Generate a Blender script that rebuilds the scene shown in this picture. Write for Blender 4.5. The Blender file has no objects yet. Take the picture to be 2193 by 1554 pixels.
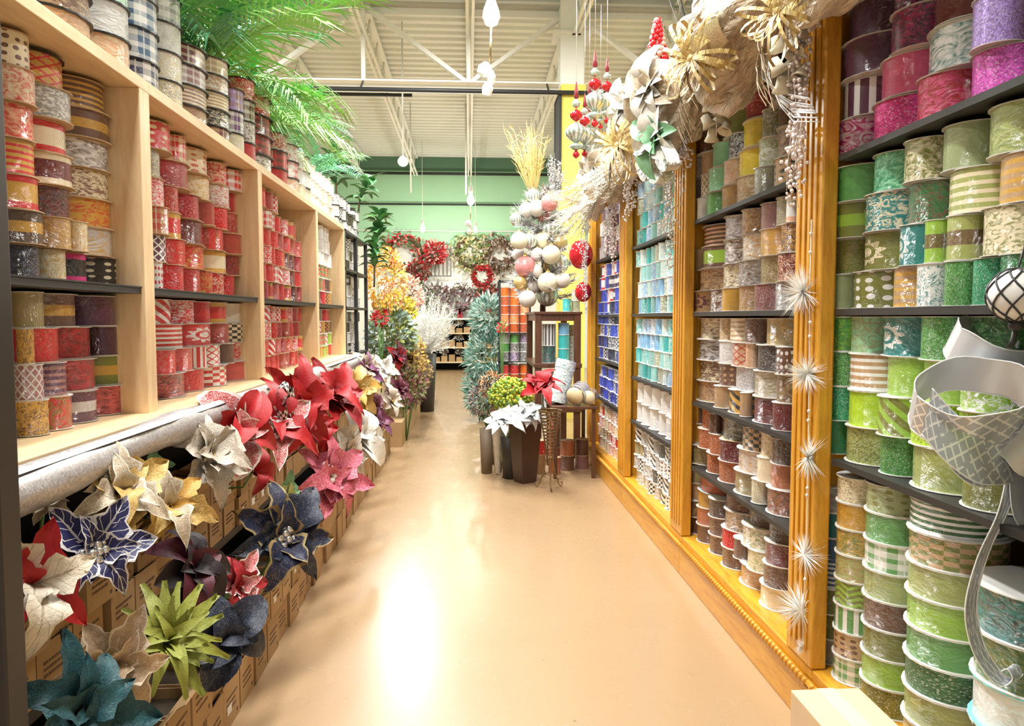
import bpy, math, random
from mathutils import Vector, Matrix, Euler
R = random.Random(7)
SC = bpy.context.scene
COL = SC.collection
PI = math.pi
# ------------------------------------------------------------------ camera
CAMZ, FPX, PW, PH = 1.30, 1600.0, 2193.0, 1554.0
YAW, PITCH = math.atan(91 / FPX), math.atan(97 / FPX)
cam_d = bpy.data.cameras.new('camera'); cam = bpy.data.objects.new('camera', cam_d); COL.objects.link(cam)
cam_d.sensor_width = 36.0; cam_d.lens = 36.0 * FPX / PW; cam_d.clip_start = 0.05; cam_d.clip_end = 200
cam.location = (0, 0, CAMZ); cam.rotation_euler = (PI / 2 - PITCH, 0, -YAW)
SC.camera = cam
# ------------------------------------------------------------------ world, lights, exposure
vs = SC.view_settings
vs.view_transform = 'Standard'; vs.look = 'None'; vs.gamma = 1.0; vs.use_curve_mapping = False
vs.exposure = 0.06
cy = SC.cycles; cy.debug_use_spatial_splits = True
cy.max_bounces = 5; cy.diffuse_bounces = 3; cy.glossy_bounces = 2; cy.transmission_bounces = 2; cy.transparent_max_bounces = 4; cy.caustics_reflective = False; cy.caustics_refractive = False
wd = bpy.data.worlds.new('world'); SC.world = wd; wd.use_nodes = True
wd.node_tree.nodes['Background'].inputs[0].default_value = (1.0, 0.995, 0.985, 1)
wd.node_tree.nodes['Background'].inputs[1].default_value = 0.72
def area_light(name, loc, sx, sy, watts, col=(1, 0.985, 0.96), rot=(0, 0, 0)):
    d = bpy.data.lights.new(name, 'AREA'); d.shape = 'RECTANGLE'; d.size = sx; d.size_y = sy
    d.energy = watts; d.color = col
    o = bpy.data.objects.new(name, d); COL.objects.link(o); o.location = loc; o.rotation_euler = rot
    return o
ADDED_LAMPS = [(-0.75, 1.2, 4.85), (-0.75, 4.6, 4.85), (-0.75, 7.4, 4.85), (0.15, 2.9, 4.85), (0.15, 6.0, 4.85),  # lamps added outside the view to light the aisle and far end
              (-4.2, 3.0, 4.85), (-4.2, 8.0, 4.85), (-4.2, 13.5, 4.85), (4.4, 3.0, 4.85), (4.4, 8.0, 4.85), (4.4, 13.5, 4.85)]
for q in ADDED_LAMPS:
    area_light('added_ceiling_light', (q[0], q[1], q[2] - 0.01), 0.34, 1.5, 150 if abs(q[0]) < 2 else (190 if q[1] < 12 else 320))

# ------------------------------------------------------------------ picture <-> place
_F = Vector((math.sin(YAW) * math.cos(PITCH), math.cos(YAW) * math.cos(PITCH), -math.sin(PITCH)))
_R = Vector((math.cos(YAW), -math.sin(YAW), 0)); _U = _R.cross(_F)
_C = Vector((0, 0, CAMZ))
def ray(px, py): return _F + _R * ((px - PW / 2) / FPX) - _U * ((py - PH / 2) / FPX)
def atX(px, py, X): d = ray(px, py); return _C + d * (X / d.x)
def atY(px, py, Y): d = ray(px, py); return _C + d * (Y / d.y)
def atZ(px, py, Z): d = ray(px, py); return _C + d * ((Z - CAMZ) / d.z)
def proj(p):
    v = Vector(p) - _C; z = v.dot(_F)
    return PW / 2 + FPX * v.dot(_R) / z, PH / 2 - FPX * v.dot(_U) / z, z

# ------------------------------------------------------------------ object helpers
def tag(o, label=None, cat=None, group=None, kind=None):
    if label: o['label'] = label
    if cat: o['category'] = cat
    if group: o['group'] = group
    if kind: o['kind'] = kind
    return o
def link(o, parent=None):
    COL.objects.link(o)
    if parent is not None: o.parent = parent
    return o
def empty(name, loc=(0, 0, 0), rot=(0, 0, 0)):
    o = bpy.data.objects.new(name, None); o.empty_display_size = 0.05
    o.location = loc; o.rotation_euler = rot
    return link(o)
def inst(name, me, parent=None, loc=(0, 0, 0), rot=(0, 0, 0), scale=(1, 1, 1), mat=None):
    o = bpy.data.objects.new(name, me); o.location = loc; o.rotation_euler = rot; o.scale = scale
    link(o, parent)
    if mat is not None:
        o.material_slots[0].link = 'OBJECT'; o.material_slots[0].material = mat
    return o
class MB:
    """collects shapes of one mesh"""
    def __init__(s): s.v = []; s.f = []; s.m = []; s.sm = []; s.uv = {}
    def add(s, vs_, fs, mi=0, smooth=False, uvs=None):
        b = len(s.v); s.v += [tuple(p) for p in vs_]
        for k, f in enumerate(fs):
            if uvs is not None: s.uv[len(s.f)] = uvs[k]
            s.f.append(tuple(i + b for i in f)); s.m.append(mi); s.sm.append(smooth)
        return s
    def box(s, x0, x1, y0, y1, z0, z1, mi=0):
        v = [(x, y, z) for z in (z0, z1) for y in (y0, y1) for x in (x0, x1)]
        return s.add(v, [(0, 2, 3, 1), (4, 5, 7, 6), (0, 1, 5, 4), (2, 6, 7, 3), (0, 4, 6, 2), (1, 3, 7, 5)], mi)
    def bar(s, a, b, w, h, mi=0, up=(0, 0, 1)):
        a = Vector(a); b = Vector(b); d = (b - a).normalized(); u = Vector(up)
        sd = d.cross(u)
        if sd.length < 1e-4: sd = d.cross(Vector((1, 0, 0)))
        sd.normalize(); u = sd.cross(d)
        v = [p + sd * (w / 2 * i) + u * (h / 2 * j) for p in (a, b) for j in (-1, 1) for i in (-1, 1)]
        return s.add(v, [(0, 1, 3, 2), (4, 6, 7, 5), (0, 4, 5, 1), (2, 3, 7, 6), (0, 2, 6, 4), (1, 5, 7, 3)], mi)
    def tube(s, pts, r, n=6, mi=0, cap=True):
        pts = [Vector(p) for p in pts]; m = len(pts); rs = r if isinstance(r, (list, tuple)) else [r] * m
        vs_ = []; fs = []; ref = None
        for i, p in enumerate(pts):
            d = (pts[min(i + 1, m - 1)] - pts[max(i - 1, 0)]).normalized()
            if ref is None: ref = d.orthogonal().normalized()
            ref = (ref - d * ref.dot(d))
            ref = ref.normalized() if ref.length > 1e-5 else d.orthogonal().normalized()
            b2 = d.cross(ref)
            for k in range(n):
                t = 2 * PI * k / n
                vs_.append(p + (ref * math.cos(t) + b2 * math.sin(t)) * rs[i])
        for i in range(m - 1):
            for k in range(n):
                k2 = (k + 1) % n
                fs.append((i * n + k, i * n + k2, (i + 1) * n + k2, (i + 1) * n + k))
        if cap: fs += [tuple(range(n - 1, -1, -1)), tuple((m - 1) * n + k for k in range(n))]
        return s.add(vs_, fs, mi, True)
    def lathe(s, prof, n=16, mi=0, c=(0, 0, 0), close=False):
        vs_ = [(c[0] + r * math.cos(2 * PI * k / n), c[1] + r * math.sin(2 * PI * k / n), c[2] + z) for r, z in prof for k in range(n)]
        m = len(prof); fs = []
        for i in range(m - 1 + (1 if close else 0)):
            j = (i + 1) % m
            for k in range(n):
                k2 = (k + 1) % n
                fs.append((i * n + k, i * n + k2, j * n + k2, j * n + k))
        return s.add(vs_, fs, mi, True)
    def ball(s, c, r, n=8, m=5, mi=0, sc=(1, 1, 1)):
        vs_ = [(c[0], c[1], c[2] + r * sc[2])]
        for i in range(1, m):
            t = PI * i / m
            for k in range(n):
                a = 2 * PI * k / n
                vs_.append((c[0] + r * sc[0] * math.sin(t) * math.cos(a), c[1] + r * sc[1] * math.sin(t) * math.sin(a), c[2] + r * sc[2] * math.cos(t)))
        vs_.append((c[0], c[1], c[2] - r * sc[2])); L = len(vs_) - 1
        fs = [(0, 1 + k, 1 + (k + 1) % n) for k in range(n)]
        for i in range(m - 2):
            for k in range(n):
                a = 1 + i * n + k; b = 1 + i * n + (k + 1) % n
                fs.append((a, a + n, b + n, b))
        b0 = 1 + (m - 2) * n
        fs += [(b0 + k, L, b0 + (k + 1) % n) for k in range(n)]
        return s.add(vs_, fs, mi, True)
    def grid(s, rows, mi=0, smooth=True, uv=False):
        nr, nc = len(rows), len(rows[0]); vs_ = [p for r in rows for p in r]
        fs = [(i * nc + j, i * nc + j + 1, (i + 1) * nc + j + 1, (i + 1) * nc + j) for i in range(nr - 1) for j in range(nc - 1)]
        uvs = None
        if uv: uvs = [[(jj / (nc - 1), ii / (nr - 1)) for ii, jj in ((i, j), (i, j + 1), (i + 1, j + 1), (i + 1, j))] for i in range(nr - 1) for j in range(nc - 1)]
        return s.add(vs_, fs, mi, smooth, uvs)
    def mesh(s, name, mats):
        me = bpy.data.meshes.new(name); me.from_pydata(s.v, [], s.f)
        for m in (mats if isinstance(mats, (list, tuple)) else [mats]): me.materials.append(m)
        me.polygons.foreach_set('material_index', s.m); me.polygons.foreach_set('use_smooth', s.sm)
        if s.uv:
            ul = me.uv_layers.new(name='UVMap'); data = [0.0] * (2 * len(me.loops))
            for fi, uvs in s.uv.items():
                ls = me.polygons[fi].loop_start
                for k, (a, b) in enumerate(uvs): data[2 * (ls + k)] = a; data[2 * (ls + k) + 1] = b
            ul.data.foreach_set('uv', data)
        me.update(); return me
    def build(s, name, mats, parent=None, loc=(0, 0, 0), rot=(0, 0, 0), bevel=0):
        o = bpy.data.objects.new(name, s.mesh(name, mats)); o.location = loc; o.rotation_euler = rot
        link(o, parent)
        if bevel:
            b = o.modifiers.new('edge', 'BEVEL'); b.width = bevel; b.segments = 2; b.limit_method = 'ANGLE'
        return o

# ------------------------------------------------------------------ materials
class NT:
    def __init__(s, name):
        s.mat = bpy.data.materials.new(name); s.mat.use_nodes = True; s.t = s.mat.node_tree
        s.p = s.t.nodes['Principled BSDF']
    def n(s, typ, **kw):
        nd = s.t.nodes.new(typ)
        for k, v in kw.items():
            if k.startswith('_'): setattr(nd, k[1:], v)
        return nd
    def w(s, src, dst): s.t.links.new(src, dst)
    def val(s, x, sock):
        if hasattr(x, 'is_output'): s.w(x, sock)
        else: sock.default_value = x
    def m(s, op, a, b=None, c=None):
        nd = s.n('ShaderNodeMath'); nd.operation = op
        for i, x in enumerate((a, b, c)):
            if x is not None: s.val(x, nd.inputs[i])
        return nd.outputs[0]
    def mix(s, fac, a, b):
        nd = s.n('ShaderNodeMix'); nd.data_type = 'RGBA'
        s.val(fac, nd.inputs[0]); s.val(rgba(a), nd.inputs[6]); s.val(rgba(b), nd.inputs[7])
        return nd.outputs[2]
    def noise(s, scale, detail=2, dist=0, vec=None, out=0):
        nd = s.n('ShaderNodeTexNoise'); nd.inputs['Scale'].default_value = scale
        nd.inputs['Detail'].default_value = detail; nd.inputs['Distortion'].default_value = dist
        if vec is not None: s.w(vec, nd.inputs['Vector'])
        return nd.outputs[out]
    def vor(s, scale, vec=None, rand=1.0, out='Distance'):
        nd = s.n('ShaderNodeTexVoronoi'); nd.inputs['Scale'].default_value = scale; nd.inputs['Randomness'].default_value = rand
        if vec is not None: s.w(vec, nd.inputs['Vector'])
        return nd.outputs[out]
    def coord(s, which='Object'): return s.n('ShaderNodeTexCoord').outputs[which]
    def mapping(s, vec, scale=(1, 1, 1), rot=(0, 0, 0)):
        nd = s.n('ShaderNodeMapping'); s.w(vec, nd.inputs[0]); nd.inputs['Scale'].default_value = scale; nd.inputs['Rotation'].default_value = rot
        return nd.outputs[0]
    def bump(s, h, strength=0.3, dist=0.01):
        nd = s.n('ShaderNodeBump'); nd.inputs['Strength'].default_value = strength; nd.inputs['Distance'].default_value = dist
        s.w(h, nd.inputs['Height']); return nd.outputs[0]
    def set(s, **kw):
        for k, v in kw.items():
            s.val(rgba(v) if k in ('Base_Color', 'Emission_Color', 'Sheen_Tint') else v, s.p.inputs[k.replace('_', ' ')])
        return s.mat
def rgba(c):
    if isinstance(c, (tuple, list)) and len(c) == 3: return (c[0], c[1], c[2], 1)
    return c
_mc = {}
def plain(name, col, rough=0.5, metal=0.0, var=0.12, scale=12, **kw):
    if name in _mc: return _mc[name]
    t = NT(name); f = t.noise(scale, 3, vec=t.coord())
    c = t.mix(f, tuple(x * (1 - var) for x in col), tuple(min(1, x * (1 + var)) for x in col))
    _mc[name] = t.set(Base_Color=c, Roughness=rough, Metallic=metal, **kw); return _mc[name]
def wood(name, c1, c2, scale=(6, 6, 0.7), rough=0.38, coat=0.25):
    if name in _mc: return _mc[name]
    t = NT(name); v = t.mapping(t.coord(), scale)
    f = t.noise(5, 5, 1.6, vec=v); g = t.noise(40, 2, 0.2, vec=v)
    f2 = t.m('MULTIPLY_ADD', g, 0.35, t.m('MULTIPLY', f, 0.8))
    r = t.n('ShaderNodeValToRGB'); r.color_ramp.elements[0].position = 0.36; r.color_ramp.elements[1].position = 0.72
    r.color_ramp.elements[0].color = rgba(c1); r.color_ramp.elements[1].color = rgba(c2); t.w(f2, r.inputs[0])
    _mc[name] = t.set(Base_Color=r.outputs[0], Roughness=rough, Coat_Weight=coat, Coat_Roughness=0.2,
                      Normal=t.bump(f2, 0.12, 0.004)); return _mc[name]
OAKY = wood('honey_oak_along', (0.52, 0.215, 0.014), (0.76, 0.395, 0.035), (7, 0.7, 7))
OAKZ = wood('honey_oak_upright', (0.52, 0.215, 0.014), (0.76, 0.395, 0.035), (7, 7, 0.7))
MAPY = wood('maple_along', (0.72, 0.50, 0.27), (0.86, 0.66, 0.40), (5, 0.6, 5), 0.45, 0.1)
MAPZ = wood('maple_upright', (0.72, 0.50, 0.27), (0.86, 0.66, 0.40), (5, 5, 0.6), 0.45, 0.1)
WALN = wood('dark_walnut', (0.05, 0.018, 0.008), (0.13, 0.05, 0.022), (6, 6, 0.7), 0.4)
PALEW = wood('pale_pine', (0.70, 0.55, 0.33), (0.82, 0.68, 0.45), (0.6, 5, 5), 0.5, 0)
BLACKM = plain('black_metal', (0.02, 0.02, 0.022), 0.45)
POSTM = plain('charcoal_post_paint', (0.035, 0.028, 0.024), 0.5)
SHELFB = plain('black_shelf_board', (0.025, 0.024, 0.022), 0.5)
CREAMP = plain('cream_steel_paint', (0.90, 0.90, 0.86), 0.5, var=0.03)
# ================================================================== the setting
def floor_mat():
    t = NT('polished_tan_concrete'); co = t.coord()
    a = t.noise(0.8, 4, 0.6, vec=co); b = t.noise(9, 5, vec=co)
    c = t.mix(a, (0.37, 0.245, 0.13), (0.44, 0.30, 0.17)); c = t.mix(t.m('MULTIPLY', b, 0.06), c, (0.32, 0.21, 0.11))
    sp = t.m('LESS_THAN', t.vor(4, vec=co), 0.022); c = t.mix(t.m('MULTIPLY', sp, 0.8), c, (0.16, 0.11, 0.07))
    r = t.m('MULTIPLY_ADD', b, 0.04, 0.25)
    return t.set(Base_Color=c, Roughness=r, Specular_IOR_Level=0.75, Coat_Weight=0.35, Coat_Roughness=0.30)
fl = MB().box(-9, 9, -6, 19.6, -0.1, 0).build('floor', floor_mat()); tag(fl, kind='structure')
DECK = plain('cream_steel_deck', (0.82, 0.84, 0.80), 0.55, var=0.03)
d = MB(); rows = []; y = -6.0; ZC = 5.36; prof = [(0, 0), (0.11, 0), (0.135, 0.05), (0.215, 0.05), (0.24, 0)]
while y < 19.5:
    for dy, dz in prof[:-1]: rows.append([(-9, y + dy, ZC + dz), (9, y + dy, ZC + dz)])
    y += 0.24
rows.append([(-9, y, ZC), (9, y, ZC)])
d.grid(rows, 0, False); tag(d.build('ceiling', DECK), kind='structure')
GREENW = plain('sage_green_wall_paint', (0.40, 0.68, 0.45), 0.7, var=0.03, scale=2)
DKGRN = plain('dark_green_wall_band', (0.10, 0.20, 0.13), 0.7, var=0.05, scale=2)
WHITEW = plain('white_display_wall', (0.85, 0.86, 0.80), 0.6, var=0.02)
w = MB().box(-9, 9, 19.3, 19.5, 3.12, 5.02, 0).box(-9, 9, 19.29, 19.5, 5.02, 5.36, 1).box(-9, 9, 19.28, 19.5, 0, 3.12, 2)
tag(w.build('wall_back', [GREENW, DKGRN, WHITEW]), kind='structure')
tag(MB().box(-9.2, -9, -6, 19.5, 0, 5.36).build('wall_left', GREENW), kind='structure')
tag(MB().box(9, 9.2, -6, 19.5, 0, 5.36).build('wall_right', GREENW), kind='structure')
# rails across the green wall
for z, r_ in ((4.93, 0.035), (4.16, 0.022), (3.5, 0.016)):
    tag(MB().tube([(-6, 19.2, z), (6, 19.2, z)], r_, 8).build('trim_%d' % (1 + int(z * 2) % 7), BLACKM if z > 4 else CREAMP), kind='structure')
# roof truss across the aisle
TY, TZB, TZT = 9.8, 4.30, 5.26
tr = empty('ceiling_truss', (0, TY, TZB)); tag(tr, 'white steel roof truss crossing above the aisle', None, kind='structure')
def tbar(name, a, b, w_, h_, m=CREAMP):
    k = MB().bar((a[0], a[1] - TY, a[2] - TZB), (b[0], b[1] - TY, b[2] - TZB), w_, h_); k.build(name, m, tr)
tbar('bottom_chord', (-7, TY, TZB), (7, TY, TZB), 0.16, 0.02); tbar('bottom_chord', (-7, TY + 0.08, TZB - 0.05), (7, TY + 0.08, TZB - 0.05), 0.02, 0.12)
tbar('top_chord', (-7, TY, TZT), (7, TY, TZT), 0.16, 0.03, plain('grey_steel', (0.5, 0.5, 0.47), 0.5)); tbar('top_chord', (-7, TY + 0.06, TZT - 0.05), (7, TY + 0.06, TZT - 0.05), 0.02, 0.1)
VX = [-6.6, -5.3, -4.0, -2.66, -1.33, 0.0, 1.33, 2.66, 4.0, 5.3]
for i, x in enumerate(VX):
    tbar('upright', (x, TY - 0.02, TZB), (x, TY - 0.02, TZT), 0.085, 0.05, CREAMP)
    if i + 1 < len(VX):
        a, b = (x, VX[i + 1]) if i % 2 == 1 else (VX[i + 1], x)
        tbar('diagonal', (a, TY + 0.04, TZB if 1 else 0), (b, TY + 0.04, TZT), 0.10, 0.05, CREAMP)
# open-web joists along the aisle
for k, x in enumerate((-5.3, -4.0, -2.66, -1.33, 0.02, 1.36, 2.7, 4.05)):
    j = empty('ceiling_joist', (x, 0, 4.86)); tag(j, 'cream open-web steel joist under the deck', kind='structure')
    for dx in (-0.035, 0.035):
        MB().box(dx - 0.018, dx + 0.018, -5, 19.2, 0, 0.03).build('bottom_chord', CREAMP, j)
    MB().box(-0.05, 0.05, -5, 19.2, 0.44, 0.47).build('top_chord', CREAMP, j)
    wv = MB(); y = 7.5
    pts = []
    while y < 19: pts.append((0, y, 0.02 if len(pts) % 2 == 0 else 0.45)); y += 0.42
    wv.tube(pts, 0.014, 5); wv.build('web_rod', CREAMP, j)
# sprinkler pipes
tag(MB().tube([(-6, 9.45, 4.10), (7, 9.45, 4.10)], 0.028, 8).build('sprinkler_pipe', BLACKM), 'black sprinkler pipe running below the truss bottom chord', 'pipe'); sp0 = bpy.data.objects['sprinkler_pipe']
for x in (-1.33, 1.0, 2.6): MB().bar((x, 9.45, 4.10), (x, 9.72, 4.28), 0.02, 0.02).build('clamp', BLACKM, sp0)
tag(MB().tube([(-6, 12.2, 4.832), (-0.9, 12.2, 4.832)], 0.028, 8).build('sprinkler_pipe', BLACKM), 'short black pipe higher up beyond the truss by palms', 'pipe')
# yellow column with white steel above
YEL = plain('yellow_wall_paint', (0.86, 0.72, 0.14), 0.6, var=0.05, scale=3)
cl = empty('column', (1.31, 9.75, 0)); tag(cl, 'yellow painted column with white steel above', kind='structure')
MB().box(-0.15, 0.16, -0.25, 0.25, 0, 4.22).build('casing', YEL, cl)
MB().box(-0.15, 0.15, -0.15, 0.15, 4.22, 5.3).build('steel_post', CREAMP, cl)
MB().box(-0.24, 0.24, -0.2, 0.2, 4.86, 4.9).build('cap_plate', CREAMP, cl)
# added ceiling lamps, out of view: housings for the area lights
LAMPB = plain('lamp_housing_white', (0.85, 0.85, 0.83), 0.4)
DIFF = NT('added_lamp_diffuser').set(Base_Color=(1, 1, 1), Emission_Color=(1, 0.97, 0.92), Emission_Strength=6.0)
for i, q in enumerate(ADDED_LAMPS):
    o = empty('added_ceiling_lamp', (q[0], q[1], q[2])); tag(o, 'added white linear ceiling lamp lighting the shop, out of view', 'lamp', 'added linear ceiling lamps')
    MB().box(-0.2, 0.2, -0.8, 0.8, 0.012, 0.09).build('housing', LAMPB, o)
    MB().box(-0.17, 0.17, -0.75, 0.75, 0.0, 0.011).build('diffuser', DIFF, o)
    for yy in (-0.6, 0.6): MB().tube([(0, yy, 0.09), (0, yy, 0.5)], 0.006, 5).build('hanger_rod', CREAMP, o)

# ================================================================== left maple rack
XL = -0.98                       # front plane of the rack
def structure_piece(o, kind='thing'): return o
UPR = [(0.86, 0.95), (2.33, 2.40), (3.58, 3.65), (4.90, 4.96), (5.97, 6.0)]
ZT = 1.985                       # top board underside
for i in range(4):
    y0 = UPR[i][1] if i else 0.9; y1 = UPR[i + 1][1]
    nm = ('maple rack bay nearest the dark post', 'second maple rack bay filled with red ribbon', 'third maple rack bay filled with red ribbon', 'fourth narrow maple rack bay with red and green ribbon')[i]
    o = empty('shelf_rack', (XL, y0, 0)); tag(o, nm, 'rack', 'maple ribbon rack bays')
    L = y1 - y0; t0 = UPR[i + 1][0] - y0
    MB().box(-0.34, 0, t0, L, 1.0, ZT).build('upright', MAPZ, o, bevel=0.002)
    MB().box(-0.36, -0.34, 0, L, 0.3, ZT).build('back_panel', MAPZ, o)
    MB().box(-0.36, 0.0, 0, L, ZT, ZT + 0.035).build('top_board', MAPY, o, bevel=0.002)
    MB().box(-0.34, -0.012, 0, t0, 1.372, 1.39).build('shelf_board', SHELFB, o)
    MB().box(-0.34, -0.008, 0.01, t0, 1.390, 1.394).build('shelf_lip', BLACKM, o)
    MB().box(-0.36, 0.06, 0, L, 0.985, 1.008).build('ledge_board', MAPY, o, bevel=0.003)
    if i == 0: MB().box(-0.34, 0, -0.03, 0.0, 0, ZT).build('upright', MAPZ, o)
# dark metal rack further on
o = empty('metal_rack', (XL, 6.02, 0)); tag(o, 'black metal rack with silver and black ribbon past the maple bays', 'rack')
for yy in (0.0, 0.62, 1.26):
    MB().box(-0.03, 0, yy, yy + 0.035, 0, 2.0).build('post', BLACKM, o); MB().box(-0.36, -0.33, yy, yy + 0.035, 0, 2.0).build('post', BLACKM, o)
for zz in (0.97, 1.37, 1.68, 1.985): MB().box(-0.36, 0, 0, 1.29, zz, zz + 0.02).build('shelf_board', SHELFB, o)
MB().box(-0.37, -0.36, 0, 1.29, 0.9, 2.0).build('back_panel', plain('grey_back', (0.4, 0.4, 0.4), 0.7), o)
# dark post at the near end
p = atX(30, 700, -0.93)
tag(MB().box(-0.82, -0.725, 1.18, 1.235, 0, 1.80).build('rack_post', POSTM, bevel=0.004), 'dark charcoal end post at the near edge of the maple rack', 'post')
# tiered stand under the ledge
st = empty('display_stand', (-1.33, 1.3, 0)); tag(st, 'black stepped stand under the ledge holding the flower boxes', 'stand')
MB().box(0, 0.02, 0, 6.0, 0, 0.98).build('back_board', BLACKM, st)
MB().box(0.02, 0.40, 0, 6.0, 0.44, 0.47).build('step_board', BLACKM, st)
MB().box(0.02, 0.20, 0, 6.0, 0.0, 0.44).build('riser', BLACKM, st)

# ================================================================== right oak cabinet
XR = 1.07
PY = [(0.62, 0.84), (2.235, 2.42), (3.68, 3.90), (5.10, 5.32), (6.58, 6.74)]
ZR = 2.36
cab = []
names = ('oak cabinet bay of green and pink ribbon nearest the silver bow', 'oak cabinet bay of brown and tan ribbon', 'oak cabinet bay of aqua and white ribbon', 'oak cabinet bay of royal blue ribbon farthest along')
shelves = [(0.87, 1.325, 1.785), (0.56, 0.885, 1.325, 1.775), (0.60, 0.90, 1.325, 1.775), (0.62, 0.95, 1.325, 1.79)]
OAKSHADE = wood('shaded_oak_interior', (0.16, 0.07, 0.02), (0.30, 0.14, 0.04), (7, 7, 0.7), 0.5, 0)  # darker copy of the oak: interior shade painted into the back panel
for i in range(4):
    y0 = PY[i][0]; y1 = PY[i + 1][0]; t = PY[i][1] - y0; L = y1 - y0
    o = empty('display_cabinet', (XR, y0, 0)); tag(o, names[i], 'cabinet', 'oak ribbon cabinet bays')
    def post(yy, ww):
        MB().box(-0.0, 0.05, yy, yy + ww, 0.1915, ZR).build('post', OAKZ, o, bevel=0.006)
        for k in range(4): # reeded face
            a = yy + ww * (0.16 + 0.2 * k)
            MB().box(-0.006, 0.0, a, a + ww * 0.1, 0.24, ZR - 0.05).build('reed', OAKZ, o, bevel=0.002)
        MB().box(0.05, 0.345, yy + ww * 0.3, yy + ww * 0.7, 0.1915, ZR).build('partition', OAKZ, o)
    post(0, t)
    if i == 3: post(L, PY[4][1] - PY[4][0]); L += PY[4][1] - PY[4][0]
    MB().box(-0.01, 0.345, 0.0005, L - 0.0005, 0, 0.1355).build('base_board', OAKY, o, bevel=0.004)
    MB().box(0.004, 0.345, 0.0005, L - 0.0005, 0.136, 0.191).build('bottom_rail', OAKY, o, bevel=0.004)
    rp = MB().tube([(-0.006, 0, 0.150), (-0.006, L, 0.150)], 0.011, 8); rp.build('moulding_core', OAKY, o)
    n = int(L / 0.027); bead = MB().ball((0, 0, 0), 0.0145, 6, 4, sc=(0.9, 0.62, 1.2)).mesh('rope_bead', OAKY)
    if i < 2:
        for k in range(n): inst('bead', bead, o, (-0.012, 0.014 + k * 0.027, 0.150), (0.6, 0, 0))
    else:
        bb = MB()
        for k in range(n): bb.ball((-0.012, 0.014 + k * 0.027, 0.150), 0.0145, 5, 3, sc=(0.9, 0.62, 1.2))
        tag(bb.build('bead_moulding', OAKY, o), kind='stuff')
    MB().box(0.35, 0.37, 0, L, 0.0, ZR).build('back_panel', OAKSHADE, o)
    MB().box(0.0, 0.37, 0, L, ZR, ZR + 0.03).build('top_board', OAKY, o)
    for z in shelves[i]: MB().box(0.035, 0.35, t * 0.7, L - (0.03 if i < 3 else 0.2), z - 0.018, z).build('shelf_board', SHELFB, o)
# ================================================================== ribbon spools
CN = dict(
 rd=((0.72, 0.02, 0.035), 'red'), cr=((0.50, 0.008, 0.04), 'crimson'), mr=((0.22, 0.015, 0.03), 'maroon'), br=((0.52, 0.07, 0.045), 'brick red'),
 dr=((0.70, 0.16, 0.16), 'dusty red'), pl=((0.17, 0.045, 0.12), 'plum'), dp=((0.09, 0.02, 0.06), 'dark plum'), pk=((0.88, 0.16, 0.38), 'pink'), hp=((0.86, 0.03, 0.36), 'hot pink'),
 mg=((0.62, 0.03, 0.28), 'magenta'), oc=((0.80, 0.16, 0.62), 'orchid'), lv=((0.50, 0.36, 0.72), 'lavender'), pu=((0.25, 0.05, 0.33), 'purple'),
 wh=((0.88, 0.88, 0.88), 'white'), cm=((0.88, 0.80, 0.62), 'cream'), tn=((0.60, 0.42, 0.25), 'tan'), gd=((0.72, 0.46, 0.10), 'gold'),
 bn=((0.22, 0.11, 0.065), 'brown'), db=((0.09, 0.045, 0.03), 'dark brown'), bk=((0.015, 0.015, 0.018), 'black'), gy=((0.36, 0.36, 0.35), 'grey'),
 sv=((0.66, 0.66, 0.68), 'silver'), ol=((0.27, 0.29, 0.07), 'olive'), lo=((0.47, 0.52, 0.20), 'light olive'), sg=((0.42, 0.48, 0.27), 'sage'),
 lm=((0.40, 0.62, 0.09), 'lime'), nl=((0.55, 0.78, 0.06), 'neon lime'), gn=((0.16, 0.42, 0.13), 'green'), em=((0.07, 0.42, 0.23), 'emerald'),
 dg=((0.05, 0.20, 0.07), 'dark green'), te=((0.02, 0.30, 0.30), 'teal'), tq=((0.08, 0.62, 0.62), 'turquoise'), aq=((0.45, 0.82, 0.82), 'aqua'),
 lb=((0.30, 0.60, 0.88), 'light blue'), bl=((0.03, 0.10, 0.62), 'royal blue'), nv=((0.018, 0.03, 0.14), 'navy'), de=((0.10, 0.20, 0.36), 'denim blue'),
 yl=((0.95, 0.74, 0.05), 'yellow'), rs=((0.62, 0.16, 0.03), 'rust'), pe=((0.90, 0.58, 0.40), 'peach'), cp=((0.58, 0.24, 0.11), 'copper'),
 kh=((0.45, 0.38, 0.20), 'khaki'), mt=((0.42, 0.84, 0.58), 'mint'), ch=((0.08, 0.075, 0.07), 'charcoal'), mv=((0.42, 0.22, 0.22), 'mauve'), mu=((0.66, 0.40, 0.05), 'mustard'), og=((0.85, 0.25, 0.03), 'orange'))
for _k in CN:
    _c = CN[_k][0]; _g = 1.32 if max(_c) - min(_c) > 0.1 else 1.12
    CN[_k] = (tuple(x ** _g for x in _c), CN[_k][1])
PHRASE = dict(s='plain {a} ribbon spool', g='glittery {a} ribbon spool', d='{a} ribbon spool with {b} scrollwork', l='{a} ribbon spool with {b} lattice',
 p='{a} and {b} plaid ribbon spool', c='{a} and {b} check ribbon spool', o='{a} ribbon spool with {b} dots', b='{a} ribbon spool with {b} edges',
 m='{a} ribbon spool with {b} band', h='{a} ribbon spool with {b} rings', v='{a} ribbon spool with {b} stripes', t='{a} ribbon spool with {b} diagonals',
 w='{a} ribbon spool with {b} chevrons', e='{a} ribbon spool with {b} medallions', f='crinkled {a} and {b} ribbon spool')
_rm = {}
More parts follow.
